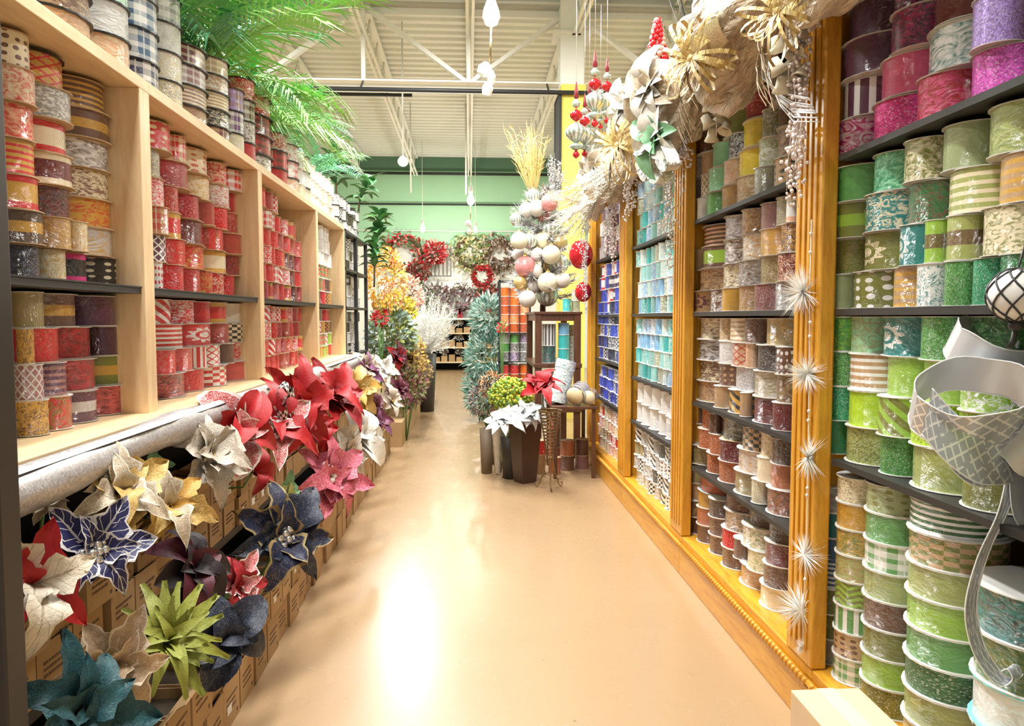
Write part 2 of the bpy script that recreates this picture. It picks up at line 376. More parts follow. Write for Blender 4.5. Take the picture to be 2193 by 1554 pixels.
def ribbon(code):
    if code in _rm: return _rm[code]
    k, a, *b = code.split('.') ; b = b[0] if b else a
    c1, c2 = CN[a][0], CN[b][0]
    t = NT('ribbon_%s_%s_%s' % (k, CN[a][1].replace(' ', '_'), CN[b][1].replace(' ', '_')))
    uvn = t.coord('UV'); sx = t.n('ShaderNodeSeparateXYZ'); t.w(uvn, sx.inputs[0])
    rnd = t.n('ShaderNodeObjectInfo').outputs['Random']
    u = t.m('ADD', sx.outputs[0], t.m('MULTIPLY', rnd, 5.0)); v = sx.outputs[1]
    cv = t.n('ShaderNodeCombineXYZ'); t.w(u, cv.inputs[0]); t.w(v, cv.inputs[1]); vec = cv.outputs[0]
    rough, metal, nrm = 0.42, 0.0, None
    fr = lambda x: t.m('FRACT', x)
    lt = lambda x, y: t.m('LESS_THAN', x, y)
    if k == 's':
        n = t.noise(2.5, 3, 0.5, vec=vec); col = t.mix(n, tuple(x * 0.70 for x in c1), tuple(min(1, x * 1.15) for x in c1))
    elif k == 'g':
        vc = t.vor(38, vec=vec, out='Color'); sp = t.n('ShaderNodeSeparateColor'); t.w(vc, sp.inputs[0])
        col = t.mix(sp.outputs[0], tuple(x * 0.55 for x in c1), tuple(min(1, x * 1.35 + 0.05) for x in c1))
        hi = t.m('GREATER_THAN', sp.outputs[1], 0.90); col = t.mix(t.m('MULTIPLY', hi, 0.7), col, tuple(0.5 + 0.5 * x for x in c1))
        rough, metal = 0.33, 0.25
    elif k == 'd':
        n = t.noise(7.5, 2, 1.8, vec=vec); r = t.n('ShaderNodeMapRange'); t.w(n, r.inputs[0]); r.inputs[1].default_value = 0.47; r.inputs[2].default_value = 0.60; r.inputs[4].default_value = 0.85
        col = t.mix(r.outputs[0], c1, c2)
    elif k == 'l':
        x = fr(t.m('MULTIPLY', t.m('ADD', u, v), 3.2)); y = fr(t.m('MULTIPLY', t.m('SUBTRACT', u, v), 3.2))
        col = t.mix(t.m('MAXIMUM', lt(x, 0.22), lt(y, 0.22)), c1, c2)
    elif k == 'p':
        x = lt(fr(t.m('MULTIPLY', u, 2.6)), 0.42); y = lt(fr(t.m('MULTIPLY', v, 2.6)), 0.42)
        z = lt(fr(t.m('MULTIPLY_ADD', u, 2.6, 0.35)), 0.07)
        col = t.mix(t.m('MULTIPLY', t.m('ADD', x, y), 0.5), c1, c2); col = t.mix(t.m('MULTIPLY', z, 0.6), col, (0.9, 0.9, 0.88))
    elif k == 'c':
        x = lt(fr(t.m('MULTIPLY', u, 3.2)), 0.5); y = lt(fr(t.m('MULTIPLY', v, 3.2)), 0.5)
        col = t.mix(t.m('ABSOLUTE', t.m('SUBTRACT', x, y)), c1, c2)
    elif k == 'o':
        col = t.mix(lt(t.vor(4.0, vec=vec, rand=0.25), 0.30), c1, c2)
    elif k == 'b':
        x = t.m('GREATER_THAN', t.m('ABSOLUTE', t.m('SUBTRACT', v, 0.5)), 0.30); col = t.mix(x, c1, c2)
    elif k == 'm':
        x = lt(t.m('ABSOLUTE', t.m('SUBTRACT', v, 0.5)), 0.17)
        n = t.noise(14, 2, 1, vec=vec); col = t.mix(t.m('MULTIPLY', x, t.m('MULTIPLY_ADD', n, 0.8, 0.45)), c1, c2)
    elif k == 'h':
        col = t.mix(lt(fr(t.m('MULTIPLY', v, 5.0)), 0.45), c1, c2)
    elif k == 'v':
        col = t.mix(lt(fr(t.m('MULTIPLY', u, 4.0)), 0.42), c1, c2)
    elif k == 't':
        col = t.mix(lt(fr(t.m('MULTIPLY', t.m('ADD', u, v), 2.4)), 0.45), c1, c2)
    elif k == 'w':
        zz = t.m('ABSOLUTE', t.m('SUBTRACT', fr(t.m('MULTIPLY', u, 2.0)), 0.5))
        col = t.mix(lt(fr(t.m('MULTIPLY_ADD', v, 4.0, t.m('MULTIPLY', zz, 1.6))), 0.5), c1, c2)
    elif k == 'e':
        x = t.m('SUBTRACT', fr(sx.outputs[0]), 0.5); y = t.m('SUBTRACT', v, 0.5)
        r = t.m('SQRT', t.m('ADD', t.m('MULTIPLY', x, x), t.m('MULTIPLY', y, y))); an = t.m('ARCTAN2', y, x)
        o_ = t.m('MULTIPLY_ADD', t.m('SINE', t.m('MULTIPLY', an, 10.0)), 0.05, 0.32)
        ins = lt(r, o_); hole = t.m('MULTIPLY', lt(r, 0.21), t.m('GREATER_THAN', r, 0.13))
        gr = t.m('GREATER_THAN', t.noise(22, 2, 1, vec=vec), 0.42)
        col = t.mix(t.m('MULTIPLY', t.m('SUBTRACT', ins, hole), gr), c1, c2)
    else:  # crinkled
        n = t.noise(3.2, 4, 3.0, vec=vec); r = t.n('ShaderNodeValToRGB'); t.w(n, r.inputs[0])
        r.color_ramp.elements[0].position = 0.40; r.color_ramp.elements[1].position = 0.68
        r.color_ramp.elements[0].color = rgba(c1); r.color_ramp.elements[1].color = rgba(c2); col = r.outputs[0]
        rough = 0.35; nrm = t.bump(n, 0.5, 0.01)
    ob = t.coord('Object'); wr = t.noise(3.4 if k != 'g' else 6, 4, 2.2, vec=t.mapping(vec, (1.4, 1.0, 1)))
    t.set(Base_Color=col, Roughness=rough, Metallic=metal, Coat_Weight=1.0 if k != 'g' else 0.3, Coat_IOR=1.72 if k != 'g' else 1.5, Coat_Roughness=0.07)
    t.w(t.bump(wr, 1.0, 0.40), t.p.inputs['Coat Normal'])
    if nrm is not None: t.w(nrm, t.p.inputs['Normal'])
    _rm[code] = t.mat; return t.mat
FLM = dict(w=plain('white_flange', (0.86, 0.85, 0.82), 0.35, var=0.03), k=plain('kraft_flange', (0.55, 0.38, 0.22), 0.6), b=plain('black_flange', (0.02, 0.02, 0.02), 0.3),
           c=plain('clear_flange', (0.62, 0.60, 0.56), 0.15, var=0.05), y=plain('cream_flange', (0.80, 0.70, 0.45), 0.45), q=plain('pale_blue_flange', (0.45, 0.75, 0.85), 0.4), t=plain('turquoise_flange', (0.20, 0.72, 0.74), 0.4))
def spool_meshes(n, hole):
    m = MB(); vs_ = [(0.5 * math.cos(2 * PI * k / n), 0.5 * math.sin(2 * PI * k / n), z) for z in (0, 1) for k in range(n)]
    fs = [(k, (k + 1) % n, n + (k + 1) % n, n + k) for k in range(n)]
    uvs = [[(PI * k / n, 0), (PI * (k + 1) / n, 0), (PI * (k + 1) / n, 1), (PI * k / n, 1)] for k in range(n)]
    m.add(vs_, fs, 0, True, uvs); rib = m.mesh('ribbon_wound', FLM['w'])
    m = MB()
    if hole: m.lathe([(0.10, 0), (0.5, 0), (0.5, 1), (0.10, 1)], n, close=True)
    else: m.lathe([(0.0, 0), (0.5, 0), (0.5, 1), (0.0, 1)], n)
    m.sm = [False] * len(m.sm); fl_ = m.mesh('spool_flange', FLM['w'])
    return rib, fl_
RIB, FLG = spool_meshes(22, True)
SPOOLS = []   # y, xf(front plane), side, D, z0, h, code, flange, (bay phrase, col ordinal, row ordinal)
ORD = 'zeroth first second third fourth fifth sixth seventh eighth ninth tenth eleventh twelfth thirteenth fourteenth fifteenth sixteenth seventeenth eighteenth nineteenth twentieth'.split()
def ordn(i): return ORD[i] if i < len(ORD) else '%dth' % i
def put_row(side, xf, z0, h, items, bay, row, fl):
    """items: (y0, y1, code, flange or None) sorted from left in the picture"""
    for i, (y0, y1, code, f) in enumerate(items):
        D = abs(y1 - y0) * 0.985
        SPOOLS.append(((y0 + y1) / 2, xf + side * R.uniform(-0.004, 0.016), side, D * R.uniform(0.965, 1.0), z0, h, code, f or fl, bay, i + 1, row))
def px_rows(side, xf, z0, h, rows, bay, row0, fl, jit=0.012):
    """rows: bottom to top, each 'x0 x1 code[/flange], ...' in picture columns on the plane of the spool fronts"""
    for r, txt in enumerate(rows):
        z = z0 + r * h; its = []
        for it in txt.split(','):
            a, b, c = it.split(); f = None
            if '/' in c: c, f = c.split('/')
            xc = xf + side * 0.05
            pa = proj((xc, 2, z + h / 2))
            # picture column -> y on the plane through the spool axes
            def yy(px): d = ray(px, 700); return xc / d.x * d.y
            its.append((yy(float(a)), yy(float(b)), c, f))
        put_row(side, xf + R.uniform(0, jit) * side, z, h, its, bay, row0 + r, fl)
def gen_rows(side, xf, z0, h, n, ya, yb, pal, bay, row0, fl, dm=(0.085, 0.125), drop=0.0):
    """ya is the end at the left of the picture"""
    for r in range(n):
        y = ya; sg = 1 if yb > ya else -1; its = []
        while True:
            D = R.uniform(*dm)
            if abs(yb - y) < D: break
            if R.random() >= drop: its.append((y, y + sg * D, R.choice(pal), None))
            y += sg * D * 1.01
        put_row(side, xf + R.uniform(0, 0.012) * side, z0 + r * h, h, its, bay, row0 + r, fl)
LF = -1.045      # spool fronts, left rack
A1, A2 = 'near maple bay', 'second maple bay'
px_rows(-1, LF, 1.010, 0.0885, [
 '30 75 d.gd.db,76 131 f.rd.ol/w,131 197 m.pl.sv,197 263 f.dr.mr,263 308 d.wh.dr',
 '28 65 l.mv.sv,66 118 h.pl.mv,118 207 d.cr.mr,207 273 m.ol.gd,273 304 f.pl.sv',
 '25 47 d.gd.bn,48 118 d.rd.br,118 210 d.cr.mr,211 241 s.dp,241 292 m.mr.wh',
 '25 66 s.kh,66 178 m.bn.gd,178 241 s.pl,241 287 l.mr.tn'], A1, 1, 'c')
px_rows(-1, LF, 1.396, 0.0825, [
 '24 93 f.bk.nv,94 138 d.cm.gd,138 192 b.bk.hp,193 265 o.bk.cm',
 '20 92 m.db.gd,92 138 f.tn.gd,139 165 d.cm.gd,166 264 f.sv.gd',
 '18 90 b.gd.rd,91 165 f.mr.bk,166 265 d.gd.rd',
 '16 88 h.gd.rd,90 164 b.mr.cm,165 265 d.cm.mr',
 '14 82 f.rd.pe,82 165 b.cm.rd,165 258 f.wh.bn',
 '12 76 f.cm.rd,78 164 d.gy.wh,164 255 m.bn.gd',
 '10 72 o.cm.bn,76 160 l.gd.rd/b,165 250 h.bn.gd'], A1, 5, 'k')
px_rows(-1, LF, 1.010, 0.089, [
 '334 397 f.mr.dr,398 437 s.rd,437 484 c.wh.rd,487 526 s.dr,527 562 f.rd.wh',
 '330 362 l.rd.dr,362 408 f.rd.dr,408 432 v.rd.wh,432 466 l.wh.rd,466 483 s.bn,485 535 d.rd.wh,536 560 d.tn.rd',
 '328 394 h.rd.wh,397 452 e.rd.wh,452 485 s.br,485 517 c.cm.bk,519 551 d.rd.cr,551 568 d.rd.wh',
 '326 361 t.rd.wh,362 412 d.rd.wh,413 440 s.rd,440 480 b.rd.gd,480 527 f.cm.wh,527 550 h.wh.rd,550 568 t.rd.wh'], A2, 1, 'c')
px_rows(-1, LF, 1.396, 0.096, [
 '323 338 o.wh.rd,338 393 g.rd,393 425 f.rd.br,425 450 d.rd.gd,450 474 d.rd.cm,474 503 g.rd,504 532 s.mr,532 562 g.rd',
 '323 357 l.pl.wh,357 394 d.rd.br,397 452 d.rd.gd,456 488 b.cm.gd,489 514 f.mr.cr,514 540 g.rd,541 563 s.cr',
 '320 357 p.br.tn,357 391 b.rd.gd,393 447 s.mr,449 486 v.rd.br,487 512 s.br,512 538 g.rd,538 562 s.pl',
 '318 356 f.rd.wh,356 389 g.br,390 441 g.cr,441 462 s.br,462 491 g.rd,491 511 g.br,511 532 o.rd.wh,533 562 g.cr',
 '316 352 d.gy.cm,354 419 s.cr,420 466 d.cm.gd,467 490 d.wh.rd,490 527 v.cr.dr,528 545 d.wh.mr',
 '312 371 o.rd.cm,372 400 p.rd.cm,403 464 o.cm.rs,465 487 f.rd.cm,487 520 p.rd.wh,521 545 p.rd.dr'], A2, 5, 'k')
RED = 'g.rd g.rd g.cr s.rd s.cr s.br d.rd.wh t.rd.wh p.rd.wh s.dr g.br d.rd.gd b.rd.gd l.rd.wh f.rd.wh s.mr g.rd s.rd'.split()
MIX = 'g.rd d.rd.gn s.lm o.lm.rd d.gd.rd t.wh.rd p.rd.gn s.bn d.cm.rd f.gn.rd g.gd s.rd l.mr.gd'.split()
SILV = 's.wh f.sv.wh d.sv.bk s.sv g.sv d.wh.bk c.wh.bk f.gy.wh m.bk.sv s.bk'.split()
gen_rows(-1, LF, 1.010, 0.088, 4, 3.66, 4.89, RED, 'third maple bay', 1, 'k', (0.10, 0.15))
gen_rows(-1, LF, 1.396, 0.095, 5, 3.66, 4.89, RED, 'third maple bay', 5, 'k', (0.10, 0.15))
gen_rows(-1, LF, 1.871, 0.095, 1, 3.66, 4.4, RED, 'third maple bay', 10, 'k', (0.10, 0.15))
gen_rows(-1, LF, 1.010, 0.088, 4, 4.98, 5.95, MIX, 'fourth maple bay', 1, 'w', (0.10, 0.16))
gen_rows(-1, LF, 1.396, 0.095, 3, 4.98, 5.95, MIX, 'fourth maple bay', 5, 'w', (0.10, 0.16))
gen_rows(-1, LF, 1.681, 0.095, 3, 4.98, 5.95, ['s.wh', 'f.wh.sv', 'g.wh', 'd.wh.sv'], 'fourth maple bay', 8, 'w', (0.10, 0.16))
gen_rows(-1, -1.02, 0.992, 0.09, 4, 6.07, 7.25, SILV, 'black metal rack', 1, 'w', (0.10, 0.16))
gen_rows(-1, -1.02, 1.392, 0.09, 3, 6.07, 7.25, SILV, 'black metal rack', 5, 'w', (0.10, 0.16))
gen_rows(-1, -1.02, 1.702, 0.09, 3, 6.07, 7.25, SILV, 'black metal rack', 8, 'w', (0.10, 0.16))
# on top of the rack
TOPN = 'maple rack top'
def stacks(side, xf, z0, txt, bay, h, fl):
    """'x0 x1 code code ...' bottom to top"""
    for i, it in enumerate(txt.split(',')):
        p = it.split(); a, b = float(p[0]), float(p[1]); hh = h
        if p[2].startswith('@'): hh = float(p[2][1:]); p.pop(2)
        xc = xf + side * 0.05
        def yy(px): d = ray(px, 700); return xc / d.x * d.y
        for r, c in enumerate(p[2:]):
            f = fl
            if '/' in c: c, f = c.split('/')
            SPOOLS.append(((yy(a) + yy(b)) / 2, xf, side, abs(yy(b) - yy(a)) * 0.985, z0 + r * hh, hh, c, f, bay, i + 1, r + 1))
ZTT = ZT + 0.036
stacks(-1, -1.01, ZTT, '-20 110 @0.07 d.cm.tn d.bn.cm d.tn.bn,112 222 @0.07 d.tn.pe d.bn.tn d.cm.bn f.bn.tn,222 290 f.pe.cm f.wh.sv f.mt.wh p.wh.gy,290 350 p.nv.wh p.de.wh p.wh.de p.nv.wh p.wh.nv,'
 '350 396 d.cm.gy f.cm.wh d.wh.sv p.wh.gy,396 456 @0.075 d.tn.mv h.cm.mv p.mv.wh p.mr.cm,456 496 @0.07 p.mr.tn d.bk.cm h.cm.tn d.tn.wh p.tn.cm,497 521 f.cm.wh p.pu.wh p.mv.lv,522 546 s.rd d.wh.mr p.mr.wh d.rd.cm,'
 '547 591 d.wh.pl p.rd.mr p.mr.dr m.rd.cm,592 616 s.rd p.rd.mr d.br.wh,617 640 d.pe.wh p.wh.rd d.wh.rd,641 664 f.cm.wh s.wh f.wh.cm', TOPN, 0.098, 'b')
gen_rows(-1, -1.01, ZTT, 0.095, 3, 4.66, 5.9, ['s.wh', 'f.wh.cm', 'd.wh.cm', 'g.wh', 's.cm', 'd.cm.wh'], TOPN, 1, 'w', (0.10, 0.15), 0.04)
gen_rows(-1, -1.01, 2.008, 0.09, 3, 6.0, 7.25, SILV, 'metal rack top', 1, 'b', (0.10, 0.15), 0.05)
# right cabinet
RF = 1.115
B1, B2 = 'green cabinet bay', 'brown cabinet bay'
px_rows(1, RF, 1.787, 0.108, [
 '1783 1845 f.mg.wh,1845 1945 g.hp,1945 2043 f.cr.pk,2043 2148 g.oc,2148 2270 f.pk.wh',
 '1785 1857 v.pl.wh,1857 1952 s.pk,1953 2069 f.wh.te,2070 2146 g.lv,2147 2260 f.pk.dr',
 '1787 1880 s.pl,1881 1967 d.pl.mg,1968 2066 s.mr,2067 2160 g.pu,2161 2260 f.pl.lv',
 '1788 1880 s.dp,1881 1966 f.pl.mg,1968 2072 s.mr,2073 2165 s.pu,2166 2260 s.dp'], B1, 16, 'c')
px_rows(1, RF, 1.327, 0.107, [
 '1783 1822 s.sg,1824 1904 o.ol.wh,1906 1980 h.tn.gd,1981 2030 d.wh.te,2030 2081 g.gn,2082 2147 g.em,2149 2240 f.dg.em',
 '1781 1827 d.ol.kh,1828 1926 e.ol.cm,1927 1990 e.te.wh,1990 2026 m.lm.bn,2027 2081 m.lo.bn,2083 2215 d.cm.ol',
 '1780 1840 m.ol.lm,1841 1926 d.te.cm,1927 2004 d.dg.bn,2005 2110 h.lo.cm,2111 2230 h.tn.gd',
 '1780 1853 s.gn,1855 1927 f.em.mt,1928 1998 f.ol.cm,1999 2087 s.sg,2090 2215 f.lo.sg'], B1, 12, 'c')
px_rows(1, RF, 0.872, 0.108, [
 '1776 1812 f.em.gn,1813 1894 g.lo,1895 1951 g.gn,1952 2072 s.lo,2074 2180 s.ol',
 '1779 1822 g.em,1823 1893 s.nl,1894 1961 t.ol.lm,1962 2050 g.nl,2052 2160 g.lm',
 '1780 1823 g.gn,1824 1893 h.tn.wh/w,1894 1970 s.lm,1971 2060 s.lm,2062 2160 d.lm.wh',
 '1781 1820 d.gn.lm,1821 1880 f.sg.mt,1881 1978 e.te.wh/w,1979 2068 g.gn,2070 2170 d.dg.gn'], B1, 8, 'w')
stacks(1, RF, 0.192, '1772 1812 @0.082 s.gy s.ol f.ol.kh h.de.wh s.de s.te f.gy.sv,1813 1868 @0.079 p.gn.wh o.tn.bn v.gn.wh w.lm.ol f.lo.tn f.ol.gd s.mu d.cm.kh,'
 '1869 1950 @0.081 g.ol s.lm s.ol s.bn f.sg.lo p.wh.gn s.gn o.sg.ol,1951 2083 @0.082 f.cm.lo s.lo g.dg s.gn s.lm s.lo c.tn.ol h.dg.wh,2086 2290 @0.105 s.ch c.bk.wh s.wh/t f.dg.ol f.te.ch f.gy.ch', B1, 0.085, 'w')
stacks(1, RF, 0.846, '1869 1950 @0.001 s.gd', 'skip', 0.001, 'w')
SPOOLS[:] = [q for q in SPOOLS if q[8] != 'skip']
px_rows(1, RF, 1.777, 0.107, [
 '1480 1500 s.cm,1500 1517 s.wh,1517 1543 s.gn,1544 1572 d.tn.gd,1572 1622 f.tn.cm,1622 1650 f.gy.sg,1650 1702 o.tn.bk',
 '1480 1505 g.gy,1505 1517 l.tn.wh,1518 1550 s.mt,1551 1572 f.pe.wh,1573 1619 s.yl,1620 1654 f.sg.wh,1655 1702 f.bn.tn',
 '1482 1500 f.sv.wh,1501 1524 s.tn,1525 1555 s.mt,1557 1580 f.bk.sv,1587 1630 s.yl,1631 1655 f.ol.sv,1656 1702 s.bn',
 '1484 1532 s.bn,1535 1586 s.ol,1590 1632 s.cr,1633 1700 f.gy.sv',
 '1490 1556 s.db,1560 1602 s.bn,1605 1636 s.ol,1640 1700 s.db'], B2, 16, 'c')
px_rows(1, RF, 1.327, 0.104, [
 '1487 1525 e.tn.pl,1526 1557 d.bn.wh,1557 1579 s.gd,1580 1620 f.tn.gd,1621 1662 g.mv,1663 1702 f.gy.sv',
 '1488 1543 d.tn.bn,1544 1580 d.cm.bn,1581 1622 f.sv.bn,1623 1672 g.kh,1673 1703 d.mr.pe',
 '1490 1503 s.tn,1504 1546 b.lm.bn,1548 1585 f.bn.wh,1586 1625 f.wh.gd,1626 1675 d.gd.tn,1676 1703 d.bn.gd',
 '1490 1546 h.bn.pe,1550 1590 f.sv.bn,1591 1622 d.tn.bn,1623 1660 s.mv,1661 1690 f.kh.gy,1691 1703 b.wh.pe'], B2, 12, 'c')
px_rows(1, RF, 0.887, 0.103, [
 '1481 1538 g.tn,1540 1562 s.tn,1563 1600 t.gd.bk,1601 1612 s.tn,1613 1668 s.mr,1669 1702 s.mr',
 '1483 1542 d.bn.cm,1543 1568 o.bn.tn,1569 1612 g.sv,1613 1672 f.kh.sv,1674 1702 f.bn.kh',
 '1484 1545 f.db.sv,1547 1570 f.sv.wh,1571 1608 l.tn.br,1609 1620 g.pe,1621 1678 g.ch,1680 1702 o.bn.wh',
 '1482 1545 f.cm.bn,1547 1565 d.tn.cm,1566 1600 h.cm.tn,1601 1629 s.bn,1633 1692 d.kh.gd'], B2, 8, 'w')
px_rows(1, RF, 0.562, 0.098, [
 '1472 1520 g.kh,1521 1545 g.cp,1546 1580 g.cp,1581 1628 s.kh,1629 1648 g.cm,1649 1698 f.bn.cp',
 '1474 1500 g.tn,1502 1530 g.cp,1531 1551 g.cp,1552 1582 g.mr,1583 1638 f.tn.sv,1639 1660 s.cm,1661 1690 s.cp',
 '1478 1499 s.bn,1500 1535 g.cp,1536 1546 g.bn,1547 1592 f.bk.gy/y,1600 1634 c.tn.bk,1635 1663 d.cm.tn/y,1665 1700 s.db'], B2, 5, 'w')
px_rows(1, RF, 0.192, 0.088, [
 '1470 1487 s.db,1488 1504 s.bn,1505 1527 s.bn,1528 1556 f.bn.db,1557 1590 s.bn,1591 1640 s.tn,1645 1690 s.cm',
 '1470 1487 s.bn,1488 1504 f.bn.kh,1505 1527 s.cp,1528 1556 s.bn,1557 1590 g.rd,1592 1612 s.bn,1613 1650 d.cm.lo,1652 1692 s.bn',
 '1470 1487 f.ch.sv,1488 1504 s.tn,1505 1530 s.mu,1531 1556 s.db,1557 1600 d.tn.bk,1601 1648 f.cm.ol,1652 1695 s.mr',
 '1472 1488 s.bn,1489 1504 s.kh,1505 1545 s.rs/q,1556 1600 g.bn/w,1603 1650 s.db/y,1655 1697 s.db'], B2, 1, 'w')
AQ = 's.aq f.aq.wh g.aq d.lb.wh s.lb f.lb.wh s.tq g.tq d.wh.lb f.wh.aq f.sg.wh d.tq.wh'.split()
WH = 's.wh f.wh.sv d.wh.sv s.wh m.wh.sv s.wh'.split()
BW = 'd.wh.bk c.wh.bk d.gy.wh t.wh.bk s.gy f.sv.gy d.bk.wh o.wh.bk s.ch s.kh f.gy.wh'.split()
BL = 's.bl g.bl s.nv d.nv.wh f.bl.nv s.nv l.nv.wh s.bl'.split()
for (ya, yb, ps, lab) in ((5.06, 3.94, (BW, WH, AQ, AQ, AQ), 'aqua cabinet bay'), (6.52, 5.36, (['d.cm.rd', 's.cm', 's.rd', 'f.wh.rd', 'o.cm.mr'], BL, BL, ['s.bl', 'g.bl', 'b.wh.rd', 'd.wh.rd', 's.nv', 'm.nv.wh'], ['f.pl.sv', 'd.wh.pl', 's.pl', 'f.sv.wh']), 'blue cabinet bay')):
    aq = lab[0] == 'a'; zs = (0.192, 0.602, 0.902, 1.327, 1.777) if aq else (0.192, 0.622, 0.952, 1.327, 1.792)
    for si, (z0, n, h) in enumerate(zip(zs, (4, 3, 4, 4, 4), (0.09, 0.09, 0.098, 0.104, 0.105))):
        if si == 1 and aq: n, h = 2, 0.134
        gen_rows(1, RF, z0, h, n, ya, yb, ps[si], lab, 1 + si * 4, 'w', (0.10, 0.15) if not (si == 1 and aq) else (0.16, 0.24))
# the largest in the picture become single things, the rest one mass
def apparent(q):
    y, xf, sd, D, z0, h = q[:6]; a = proj((xf + sd * D / 2, y, z0)); b = proj((xf + sd * D / 2, y, z0 + h))
    if a[2] < 0.3: return 0
    if a[0] < -40 or a[0] > PW + 40 or b[1] > PH or a[1] < 0: return 0
    vis = 1.0
    w_ = (abs(y - 0) and FPX * D / a[2]) * vis
    return w_ * (a[1] - b[1])
SPOOLS.sort(key=apparent, reverse=True)
NS = 280
rest = {}
for i, (y, xf, sd, D, z0, h, code, f, bay, cn, rn) in enumerate(SPOOLS):
    if i < NS and apparent(SPOOLS[i]) > 0:
        e = empty('ribbon_spool', (xf + sd * D / 2, y, z0), (0, 0, R.uniform(-0.5, 0.5) if sd > 0 else R.uniform(2.6, 3.6)))
        k, a, *b = code.split('.'); b = b[0] if b else a
        tag(e, PHRASE[k].format(a=CN[a][1], b=CN[b][1]) + ', %s from left, %s row up, %s' % (ordn(cn), ordn(rn), bay), 'ribbon spool', 'ribbon spools on the ' + bay)
        th = 0.0022
        inst('ribbon', RIB, e, (0, 0, th), scale=(D * 0.93, D * 0.93, h - 2 * th - 0.0008), mat=ribbon(code))
        inst('flange', FLG, e, (0, 0, 0), scale=(D, D, th), mat=FLM[f]); inst('flange', FLG, e, (0, 0, h - th - 0.0008), scale=(D, D, th), mat=FLM[f])
    elif apparent(SPOOLS[i]) > 0:
        rest.setdefault('l' if sd < 0 else 'r', []).append((y, xf, sd, D, z0, h, code, f))
def spool_mass(lst, R, label):
    mb = MB(); mats = []; ix = {}
    def mi_(m):
        if m.name not in ix: ix[m.name] = len(mats); mats.append(m)
        return ix[m.name]
    n = 14
    for (y, xf, sd, D, z0, h, code, f) in lst:
        cx = xf + sd * D / 2; u0 = R.uniform(0, 5); r = D * 0.465
        vs_ = [(cx + r * math.cos(2 * PI * k / n), y + r * math.sin(2 * PI * k / n), z) for z in (z0, z0 + h) for k in range(n)]
        mb.add(vs_, [(k, (k + 1) % n, n + (k + 1) % n, n + k) for k in range(n)], mi_(ribbon(code)), True,
               [[(u0 + PI * k / n, 0), (u0 + PI * (k + 1) / n, 0), (u0 + PI * (k + 1) / n, 1), (u0 + PI * k / n, 1)] for k in range(n)])
        fm = mi_(FLM[f])
        for zz in (z0, z0 + h - 0.0035): mb.lathe([(0, 0), (D / 2, 0), (D / 2, 0.003), (0, 0.003)], n, fm, (cx, y, zz))
    tag(mb.build('ribbon_spools', mats), label, 'ribbon spool', kind='stuff')
for sd_, lst in rest.items():
    spool_mass(lst, R, 'small ribbon spools filling the far bays of the %s' % ('maple and metal rack' if sd_ == 'l' else 'oak cabinet'))
# the near ends of both runs, just outside the picture
_keep, R = R, random.Random(99); SPOOLS.clear()
for z0, n, h in ((1.010, 4, 0.0885), (1.396, 6, 0.0825)): gen_rows(-1, LF, z0, h, n, 0.98, 1.60, 'd.cr.mr m.bn.gd f.rd.pe s.pl d.gd.db b.cm.rd f.wh.bn'.split(), 'x', 1, 'k')
for z0, n, h, pal in ((0.192, 7, 0.085, 'g.ol s.lm s.ol f.sg.lo s.gn s.gy s.ch'), (0.872, 4, 0.107, 's.lo g.lm s.ol d.dg.gn'), (1.327, 4, 0.107, 'h.tn.gd d.cm.ol f.dg.em s.sg'), (1.787, 4, 0.108, 's.pu f.pk.wh s.dp g.pu')):
    gen_rows(1, RF, z0, h, n, 1.36, 0.88, pal.split(), 'x', 1, 'w', (0.11, 0.16))
spool_mass([q[:8] for q in SPOOLS], R, 'ribbon spools at the near ends of both shelf runs'); R = _keep
# ================================================================== fabric roll on the ledge
def fabric_mat(name, c1, c2, rough=0.4, metal=0.5, sc=60):
    if name in _mc: return _mc[name]
    t = NT(name); co = t.coord(); n = t.noise(sc, 3, vec=t.mapping(co, (1, 0.25, 1))); vc = t.vor(220, vec=co, out='Color')
    sp = t.n('ShaderNodeSeparateColor'); t.w(vc, sp.inputs[0])
    col = t.mix(t.m('MULTIPLY_ADD', sp.outputs[0], 0.6, t.m('MULTIPLY', n, 0.4)), c1, c2)
    _mc[name] = t.set(Base_Color=col, Roughness=rough, Metallic=metal, Normal=t.bump(n, 0.4, 0.004)); return _mc[name]
SILVF = fabric_mat('silver_mesh_fabric', (0.30, 0.29, 0.30), (0.72, 0.70, 0.71))
m = MB(); pts = []; rs = []
y = 1.25
while y < 5.95:
    pts.append((-0.872 + 0.006 * math.sin(y * 5), y, 0.968 + 0.006 * math.sin(y * 3.1 + 1))); rs.append(0.044 + 0.004 * math.sin(y * 9) + R.uniform(-0.002, 0.002)); y += 0.06
m.tube(pts, rs, 16)
fr_ = m.build('fabric_roll', SILVF); tag(fr_, 'long silver mesh fabric roll lying along the maple ledge', 'fabric roll')
m = MB(); rows = [[(-0.872 + 0.049 * math.cos(a), y, 0.968 + 0.05 * math.sin(a)) for y in [1.3 + 0.2 * k for k in range(23)]] for a in [0.9 + 0.1 * q for q in range(6)]]
m.grid(rows); m.build('loose_edge', SILVF, fr_)

